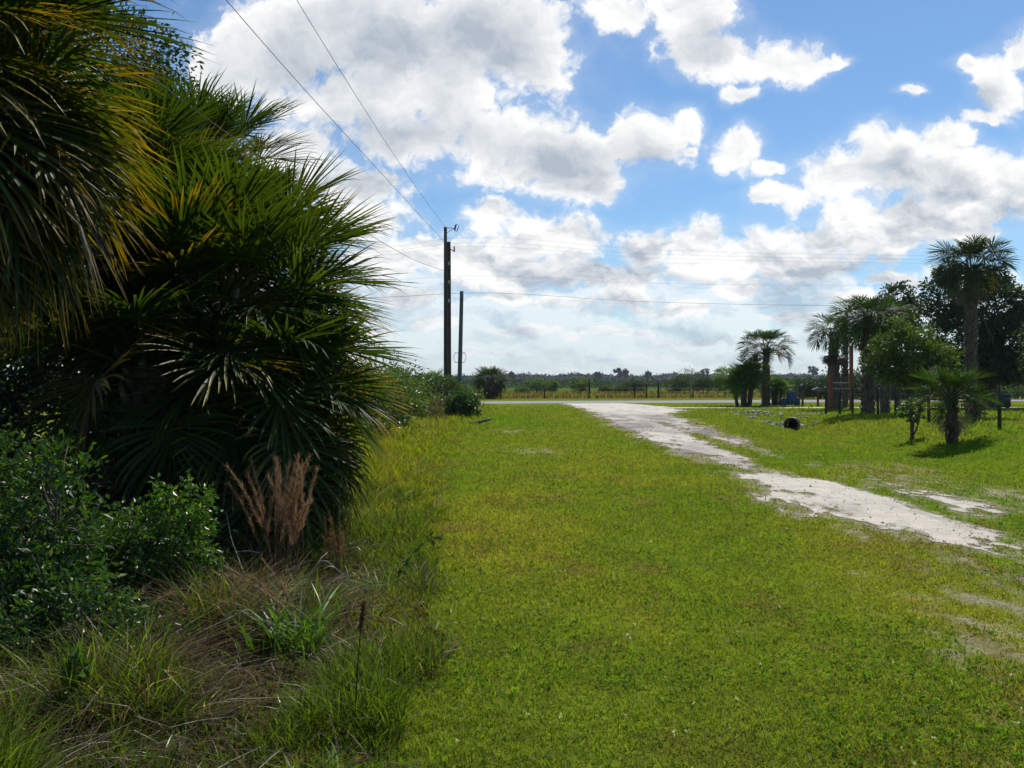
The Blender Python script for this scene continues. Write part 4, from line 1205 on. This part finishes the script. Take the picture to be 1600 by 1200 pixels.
def mailbox(label, px, d, ph, roof):
    x = at(px, d); z = gz1(x, d)
    t = thing('mailbox', label, 'mailbox', (x, d, z), 'mailboxes beside the driveway')
    MB().box((x - .06, d - .06, z - .1), (x + .06, d + .06, z + ph), bevel=.012).build('post', M_BROWNW, t, loc=(x, d, z), smooth=False)
    mb = MB()
    w, h, l = (.15, .34, .5) if not roof else (.26, .22, .5)
    a = np.linspace(0, math.pi, 11)
    prof = [(w, 0)] + ([(w * math.cos(k), h * .55 + h * .45 * math.sin(k)) for k in a] if not roof else [(w, h * .5), (w + .12, h * .45), (0, h * 1.15), (-w - .12, h * .45), (-w, h * .5)]) + [(-w, 0)]
    n = len(prof)
    V = [(x + p, d - l * .5, z + ph + q) for p, q in prof] + [(x + p, d + l * .5, z + ph + q) for p, q in prof]
    V += [(x, d - l * .5, z + ph + h * .4), (x, d + l * .5, z + ph + h * .4)]
    q = [(i, (i + 1) % n, n + (i + 1) % n, n + i) for i in range(n)]
    tr = [(2 * n, (i + 1) % n, i) for i in range(n)] + [(2 * n + 1, n + i, n + (i + 1) % n) for i in range(n)]
    mb.add(V, q, tr)
    mb.build('box', M_BLACKP if not roof else M_STEEL, t, loc=(x, d, z), smooth=False)
mailbox('round-topped black mailbox on a brown wooden post', 1254, 61, 1.15, False)
mailbox('mailbox with a small pitched grey roof on a wooden post', 1278, 61, 1.05, True)


def shed():
    d = 60.0; x0, x1 = at(1527, d), at(1552, d); z = gz1(x0, d)
    t = thing('small_shed', 'small dark shed with a red front panel under the very large dark tree', 'shed', (x0, d, z))
    zt = zat(577, d); L = (x0, d, z)
    MB().box((x0 + .05, d, z - .05), (x1 - .05, d + 1.4, zt - .05)).build('wall', M_DARKB, t, loc=L, smooth=False)
    MB().box((x0 - .15, d - .22, zt - .046), (x1 + .15, d + 1.6, zt + .02)).build('roof', M_WHITE, t, loc=L, smooth=False)
    MB().box((x0 + .1, d - .05, zat(592, d)), (x0 + .85, d - .004, zt - .06)).build('panel', M_RED, t, loc=L, smooth=False)
shed()


def teal_bin():
    d = 56.0; x = at(1568, d); z = gz1(x, d); L = (x, d, z)
    t = thing('covered_bin', 'dark bin with a teal lid under the very large dark tree', 'bin', L)
    MB().box((x - .32, d - .3, z + .09), (x + .32, d + .3, z + .8), bevel=.05).build('body', M_BLACKP, t, loc=L)
    MB().box((x - .36, d - .34, z + .803), (x + .36, d + .34, z + .90), bevel=.04).build('lid', M_TEAL, t, loc=L)
    for s in (-1, 1):
        MB().tube([(x + s * .325, d + .2, z + .12), (x + s * .40, d + .2, z + .12)], .12, 14).build('wheel', M_BLACKP, t, loc=L)
teal_bin()


def culvert():
    d = 36.0; x = at(1236, d); z = gz1(x, d); L = (x, d, z)
    t = thing('culvert_pipe', 'black culvert pipe sticking out of the rubble bank', 'pipe', L)
    mb = MB(); n = 28
    yy = np.linspace(0, 1.5, n)
    P = np.stack([x + .36 * yy, d + yy, z + .22 - .03 * yy], 1)
    mb.tube(P, .27 + .018 * np.sin(np.arange(n) * 1.9), 24, cap=False)
    mb.tube(P[::-1], np.full(n, .225), 24, cap=False)
    a = np.arange(24) / 24 * 2 * math.pi
    mb.build('pipe', M_BLACKP, t, loc=L)
    mb = MB()
    c = np.array([x, d - .01, z + .22])
    V = [(c[0] + math.cos(k) * r_, c[1] + o, c[2] + math.sin(k) * r_) for o, r_ in ((0, .222), (-.02, .24), (-.02, .29), (.06, .295), (.06, .276)) for k in a]
    q = [(r_ * 24 + i, r_ * 24 + (i + 1) % 24, r_ * 24 + 24 + (i + 1) % 24, r_ * 24 + 24 + i) for r_ in range(4) for i in range(24)]
    mb.add(V, q).build('rim', M_BLACKP, t, loc=L)
    # the dark far end of the pipe
    mb = MB(); e = P[-1]
    mb.add([(e[0], e[1], e[2])] + [(e[0] + math.cos(k) * .226, e[1], e[2] + math.sin(k) * .226) for k in a], None, [(0, i + 1, (i + 1) % 24 + 1) for i in range(24)])
    mb.build('end_cap', M_BLACKP, t, loc=L)
culvert()


def gravel():
    r = np.random.default_rng(511); mb = MB()
    x, y = scatter(26000, 7.5, 34, 1000, 1700, 512)
    m = dirt(x, y, False); k = (m > .0) & (r.random(len(x)) < .07); x, y = x[k], y[k]; n = len(x)
    s = (.006 + .014 * r.random(n) ** 3) * np.maximum(1, y / 12)
    oc = np.array([(1, 0, 0), (0, 1, 0), (-1, 0, 0), (0, -1, 0), (0, 0, .75), (0, 0, -.4)], float)
    V = (oc[None] * s[:, None, None] * (.6 + .8 * r.random((n, 6, 1)))) + np.stack([x, y, gz(x, y) + .008], 1)[:, None, :]
    f = np.array([(0, 1, 4), (1, 2, 4), (2, 3, 4), (3, 0, 4)])
    t = (np.arange(n)[:, None, None] * 6 + f[None]).reshape(-1, 3)
    mb.add(V.reshape(-1, 3), None, t, np.repeat(np.array([1, .95, .85]) * (.4 + .9 * r.random((n, 1))), 6, 0))
    tag(mb.build('gravel', M_ROCK, smooth=False), 'loose stones and shell bits on the sandy track', 'gravel', kind='stuff')
gravel()


def rubble(name, label, spots, n, seed, size):
    r = np.random.default_rng(seed); mb = MB()
    import bmesh
    bm = bmesh.new(); bmesh.ops.create_icosphere(bm, subdivisions=2, radius=1)
    bv = np.array([v.co[:] for v in bm.verts]); bf = np.array([[v.index for v in f.verts] for f in bm.faces]); bm.free()
    for k in range(n):
        x, y, sx, sy, hz = spots[r.integers(len(spots))]
        px, py = x + r.normal() * sx, y + r.normal() * sy
        s = size * (.4 + 1.1 * r.random() ** 2) * np.array([1 + .5 * r.random(), 1, .55 + .4 * r.random()])
        v = bv * (1 + .45 * (vnoise(bv[:, 0] * 2 + k, bv[:, 1] * 2 + bv[:, 2] * 3, k)[:, None] - .5)) * s
        a = r.random() * 6.3; c, sn = math.cos(a), math.sin(a)
        v = v @ np.array([[c, sn, 0], [-sn, c, 0], [0, 0, 1]])
        h = hz * math.exp(-((px - x) / sx / 1.4) ** 2) * r.random()
        mb.add(v + np.array([px, py, gz1(px, py) + h * .6 - s[2] * .1]), None, bf, np.array([1, .97, .92]) * (.35 + .85 * r.random()))
    tag(mb.build(name, M_ROCK, smooth=False), label, 'rubble', kind='stuff')
rubble('rubble', 'heap of pale broken rock beside the culvert pipe', [(at(1178, 47), 47, .9, .6, .25), (at(1203, 44), 44, .7, .9, .3), (at(1222, 40), 40, .5, .7, .15), (at(1243, 38.5), 38.5, .5, .5, .22)], 190, 501, .075)
rubble('rubble', 'scattered pale stones behind the culvert pipe towards the fence', [(at(1262, 45), 45, .9, .5, .1), (at(1282, 46), 46, .6, .5, .1)], 60, 502, .06)


# ------------------------------------------------------------------ air
def make_haze():
    m, nt, out = newmat('pale_air')
    v = N(nt, 'ShaderNodeVolumePrincipled'); v.inputs['Color'].default_value = (.78, .87, 1, 1); v.inputs['Density'].default_value = HAZE; v.inputs['Anisotropy'].default_value = .3
    nt.links.new(v.outputs[0], out.inputs['Volume'])
    o = MB().box((-1150, -80, -1.6), (1450, 1100, 24)).build('haze', m, smooth=False)
    tag(o, 'thin pale haze over the fields', 'haze', kind='stuff')


HAZE = .00013
make_haze()


# ------------------------------------------------------------------ sky
def make_sky():
    w = bpy.data.worlds.new('World'); SC.world = w; w.use_nodes = True
    nt = w.node_tree; nt.nodes.clear(); L = nt.links.new
    out = N(nt, 'ShaderNodeOutputWorld'); bg = N(nt, 'ShaderNodeBackground'); L(bg.outputs[0], out.inputs['Surface'])
    sky = N(nt, 'ShaderNodeTexSky', sky_type='NISHITA'); sky.sun_disc = False
    sky.sun_elevation = SUN_EL; sky.sun_rotation = SUN_AZ
    sky.air_density = 1.0; sky.dust_density = .3; sky.ozone_density = 2.5
    tc = N(nt, 'ShaderNodeTexCoord'); sep = N(nt, 'ShaderNodeSeparateXYZ'); L(tc.outputs['Generated'], sep.inputs[0])

    def M(op, a, b=None, c=None, clamp=False):
        n = N(nt, 'ShaderNodeMath', operation=op); n.use_clamp = clamp
        for i, s in enumerate((a, b, c)):
            if s is None: continue
            if isinstance(s, (int, float)): n.inputs[i].default_value = s
            else: L(s, n.inputs[i])
        return n.outputs[0]

    def SS(v, a, b, lo=0.0, hi=1.0):
        n = N(nt, 'ShaderNodeMapRange', interpolation_type='SMOOTHSTEP')
        L(v, n.inputs['Value']); n.inputs['From Min'].default_value = a; n.inputs['From Max'].default_value = b
        n.inputs['To Min'].default_value = lo; n.inputs['To Max'].default_value = hi
        return n.outputs[0]

    def VM(op, a, b=None, c=None):
        n = N(nt, 'ShaderNodeVectorMath', operation=op)
        for i, s in enumerate((a, b, c)):
            if s is None: continue
            if isinstance(s, tuple): n.inputs[i].default_value = s
            else: L(s, n.inputs[i])
        return n

    def NO(vec, scale, detail, rough=.55, dist=0.0):
        n = N(nt, 'ShaderNodeTexNoise'); n.inputs['Scale'].default_value = scale; n.inputs['Detail'].default_value = detail
        n.inputs['Roughness'].default_value = rough; n.inputs['Distortion'].default_value = dist
        L(vec, n.inputs['Vector']); return n
    yy = M('MAXIMUM', sep.outputs['Y'], .12)
    u = M('DIVIDE', sep.outputs['X'], yy); v = M('DIVIDE', sep.outputs['Z'], yy)
    cb = N(nt, 'ShaderNodeCombineXYZ'); L(u, cb.inputs[0]); L(v, cb.inputs[1])
    P = cb.outputs[0]
    wn = NO(P, 13, 5, .6)
    wo = VM('SUBTRACT', wn.outputs['Color'], (.5, .5, .5))
    ws = VM('MULTIPLY', wo.outputs[0], (.055, .045, 0))
    PW = VM('ADD', P, ws.outputs[0]).outputs[0]

    def field(blobs, k=.3):
        acc = None
        for px, py, rx, ry in blobs:
            iu, iv = F / rx, F / ry
            cu, cv = (px - 800) / F, (HZ - py) / F
            n = VM('MULTIPLY_ADD', PW, (iu, iv, 0.0), (-cu * iu, -cv * iv, 0.0))
            ln = N(nt, 'ShaderNodeVectorMath', operation='LENGTH'); L(n.outputs[0], ln.inputs[0])
            acc = ln.outputs['Value'] if acc is None else M('SMOOTH_MIN', acc, ln.outputs['Value'], k)
        return M('SUBTRACT', 1.0, acc)
    clouds = [(640, 50, 290, 125), (430, 95, 130, 85), (800, 70, 125, 115), (345, 125, 75, 55), (560, 150, 190, 60), (700, 150, 140, 65), (455, 30, 120, 70), (960, 20, 70, 35),
              (860, 240, 185, 72), (1000, 220, 70, 55), (1062, 188, 36, 36), (900, 285, 110, 35), (760, 215, 110, 55), (640, 210, 120, 50),
              (560, 285, 90, 48), (550, 340, 110, 45), (470, 250, 90, 75),
              (1090, 30, 85, 60), (1130, 85, 100, 48), (1230, 98, 75, 36), (1292, 95, 40, 13), (1160, 150, 34, 16), (1080, -20, 90, 50),
              (1155, 235, 52, 44), (1205, 262, 40, 14), (1425, 140, 28, 11), (1068, 235, 14, 8),
              (1560, 130, 50, 62), (1515, 102, 36, 20), (1592, 80, 36, 40), (1535, 190, 46, 16),
              (1400, 240, 100, 50), (1320, 282, 110, 50), (1230, 305, 75, 30), (1470, 220, 65, 34), (1490, 275, 140, 60), (1590, 300, 90, 70), (1420, 345, 220, 60),
              (765, 345, 55, 42), (850, 372, 120, 48), (780, 420, 150, 60), (1010, 388, 55, 42), (1090, 382, 70, 40), (1180, 410, 200, 50), (1290, 365, 90, 30), (630, 400, 100, 50), (950, 432, 150, 26),
              (880, 472, 70, 18), (970, 462, 70, 17), (790, 470, 60, 18), (1060, 484, 80, 19), (1150, 458, 80, 22), (1230, 500, 70, 13), (820, 517, 90, 11), (950, 521, 100, 11), (1080, 531, 100, 9), (690, 507, 70, 12), (640, 470, 60, 16), (1330, 462, 70, 17), (1400, 440, 60, 20), (760, 551, 80, 7), (1000, 559, 120, 7), (1180, 562, 100, 7), (590, 520, 60, 14)]
    greys = [(600, 70, 190, 75), (720, 60, 140, 75), (470, 115, 120, 48), (620, 205, 150, 48), (880, 255, 120, 42), (570, 275, 85, 28), (1110, 70, 70, 32), (1000, 392, 42, 36), (1400, 265, 70, 28), (1425, 325, 55, 55), (1240, 455, 65, 50), (1350, 400, 90, 22), (880, 425, 90, 26), (1480, 300, 60, 22), (1530, 160, 30, 22), (790, 95, 70, 45), (1580, 340, 60, 30), (1010, 250, 40, 25)]
    df = field(clouds, .3); gf = field(greys, .35)
    fb1 = NO(PW, 17, 9, .58).outputs['Fac']
    fb2 = NO(PW, 48, 7, .62).outputs['Fac']
    nz = M('ADD', M('MULTIPLY', M('SUBTRACT', fb1, .5), 1.9), M('MULTIPLY', M('SUBTRACT', fb2, .5), .8))
    dn = M('ADD', df, nz)
    a1 = M('MAXIMUM', SS(dn, -.02, .44), SS(M('ADD', df, M('MULTIPLY', M('SUBTRACT', fb1, .5), 1.3)), -.45, .5, 0.0, .24))
    # low layer towards the horizon
    st = VM('MULTIPLY', PW, (1.0, 2.4, 1.0)).outputs[0]
    lf = NO(st, 9.5, 9, .6).outputs['Fac']
    low = M('ADD', M('MULTIPLY', M('SUBTRACT', lf, .5), 2.6), SS(v, .21, .07, -.85, .50))
    a2 = SS(low, -.03, .26)
    front = SS(sep.outputs['Y'], .12, .35)
    # generic fair-weather clouds elsewhere
    gn = NO(tc.outputs['Generated'], 3.2, 8, .6).outputs['Fac']
    a3 = M('MULTIPLY', SS(gn, .62, .74), M('SUBTRACT', 1.0, front))
    alpha = M('MAXIMUM', M('MULTIPLY', M('MAXIMUM', a1, M('MULTIPLY', a2, .68)), front), a3)
    alpha = M('MULTIPLY', alpha, SS(sep.outputs['Z'], -.01, .004))
    # shade: grey cores
    core = SS(M('ADD', gf, M('MULTIPLY', M('SUBTRACT', fb1, .5), 1.5)), -.55, .95)
    thick = SS(M('ADD', df, M('MULTIPLY', M('SUBTRACT', fb1, .5), 2.6)), .15, 1.3)
    lc = M('MULTIPLY', SS(M('MULTIPLY', M('SUBTRACT', NO(st, 11, 7, .6).outputs['Fac'], .5), 2.0), -.22, .42), SS(v, .2, .06, 0.0, 1.0))
    # relief: density falling off towards the sun reads as a lit flank
    PS = VM('ADD', PW, (.006, .017, 0)).outputs[0]; PS2 = VM('ADD', PW, (.002, .006, 0)).outputs[0]
    e1 = M('SUBTRACT', fb1, NO(PS, 17, 7, .58).outputs['Fac'])
    e2 = M('SUBTRACT', fb2, NO(PS2, 48, 5, .62).outputs['Fac'])
    st2 = VM('MULTIPLY', VM('ADD', PW, (.006, .010, 0)).outputs[0], (1.0, 2.4, 1.0)).outputs[0]
    e3 = M('MULTIPLY', M('SUBTRACT', lf, NO(st2, 9.5, 7, .6).outputs['Fac']), SS(v, .30, .14, 0.0, 3.4))
    rel = M('ADD', M('ADD', M('MULTIPLY', e1, 1.5), M('MULTIPLY', e2, .40)), e3)
    dark = M('ADD', M('MULTIPLY', core, .70), M('ADD', M('MULTIPLY', thick, .30), M('MULTIPLY', lc, .62)))
    g = M('SUBTRACT', dark, rel, clamp=True)
    mixc = N(nt, 'ShaderNodeMix', data_type='RGBA'); L(g, mixc.inputs[0])
    mixc.inputs[6].default_value = (CLOUD_W, CLOUD_W, CLOUD_W * .99, 1); mixc.inputs[7].default_value = (CLOUD_G[0], CLOUD_G[1], CLOUD_G[2], 1)
    hz = N(nt, 'ShaderNodeMix', data_type='RGBA'); L(SS(v, .11, 0.0, 0.0, .5), hz.inputs[0]); L(mixc.outputs[2], hz.inputs[6]); hz.inputs[7].default_value = (6.0, 7.1, 8.4, 1)
    skyc = VM('MULTIPLY', sky.outputs[0], SKY_MUL)
    mx = N(nt, 'ShaderNodeMix', data_type='RGBA'); L(alpha, mx.inputs[0]); L(skyc.outputs[0], mx.inputs[6]); L(hz.outputs[2], mx.inputs[7])
    L(mx.outputs[2], bg.inputs['Color']); bg.inputs['Strength'].default_value = SKY_STR


SKY_STR = .1
CLOUD_W = 10.2
CLOUD_G = (4.5, 5.15, 6.0)
SKY_MUL = (.70, .92, 1.08)
make_sky()

sun = bpy.data.lights.new('sun', 'SUN'); sun.energy = 4.6; sun.angle = math.radians(.5); sun.color = (1, .95, .86)
so = bpy.data.objects.new('sun', sun); COL.objects.link(so)
dirn = Vector((math.sin(SUN_AZ) * math.cos(SUN_EL), math.cos(SUN_AZ) * math.cos(SUN_EL), math.sin(SUN_EL)))
so.rotation_euler = dirn.to_track_quat('Z', 'Y').to_euler(); so.location = (10, 20, 30)

# ------------------------------------------------------------------ camera, render
cam = bpy.data.cameras.new('camera'); co = bpy.data.objects.new('camera', cam); COL.objects.link(co)
cam.sensor_width = 36; cam.lens = F / 1600 * 36; cam.clip_end = 8000; cam.clip_start = .05
co.location = (0, 0, EYE); co.rotation_euler = (math.radians(90) - math.atan(2 / F), 0, 0)
SC.camera = co
SC.view_settings.view_transform = 'Standard'; SC.view_settings.look = 'None'; SC.view_settings.exposure = 0; SC.view_settings.gamma = 1
SC.render.engine = 'CYCLES'
cy = SC.cycles
cy.use_denoising = True; cy.max_bounces = 8; cy.diffuse_bounces = 3; cy.glossy_bounces = 3; cy.transmission_bounces = 4; cy.transparent_max_bounces = 4
cy.sample_clamp_indirect = 6
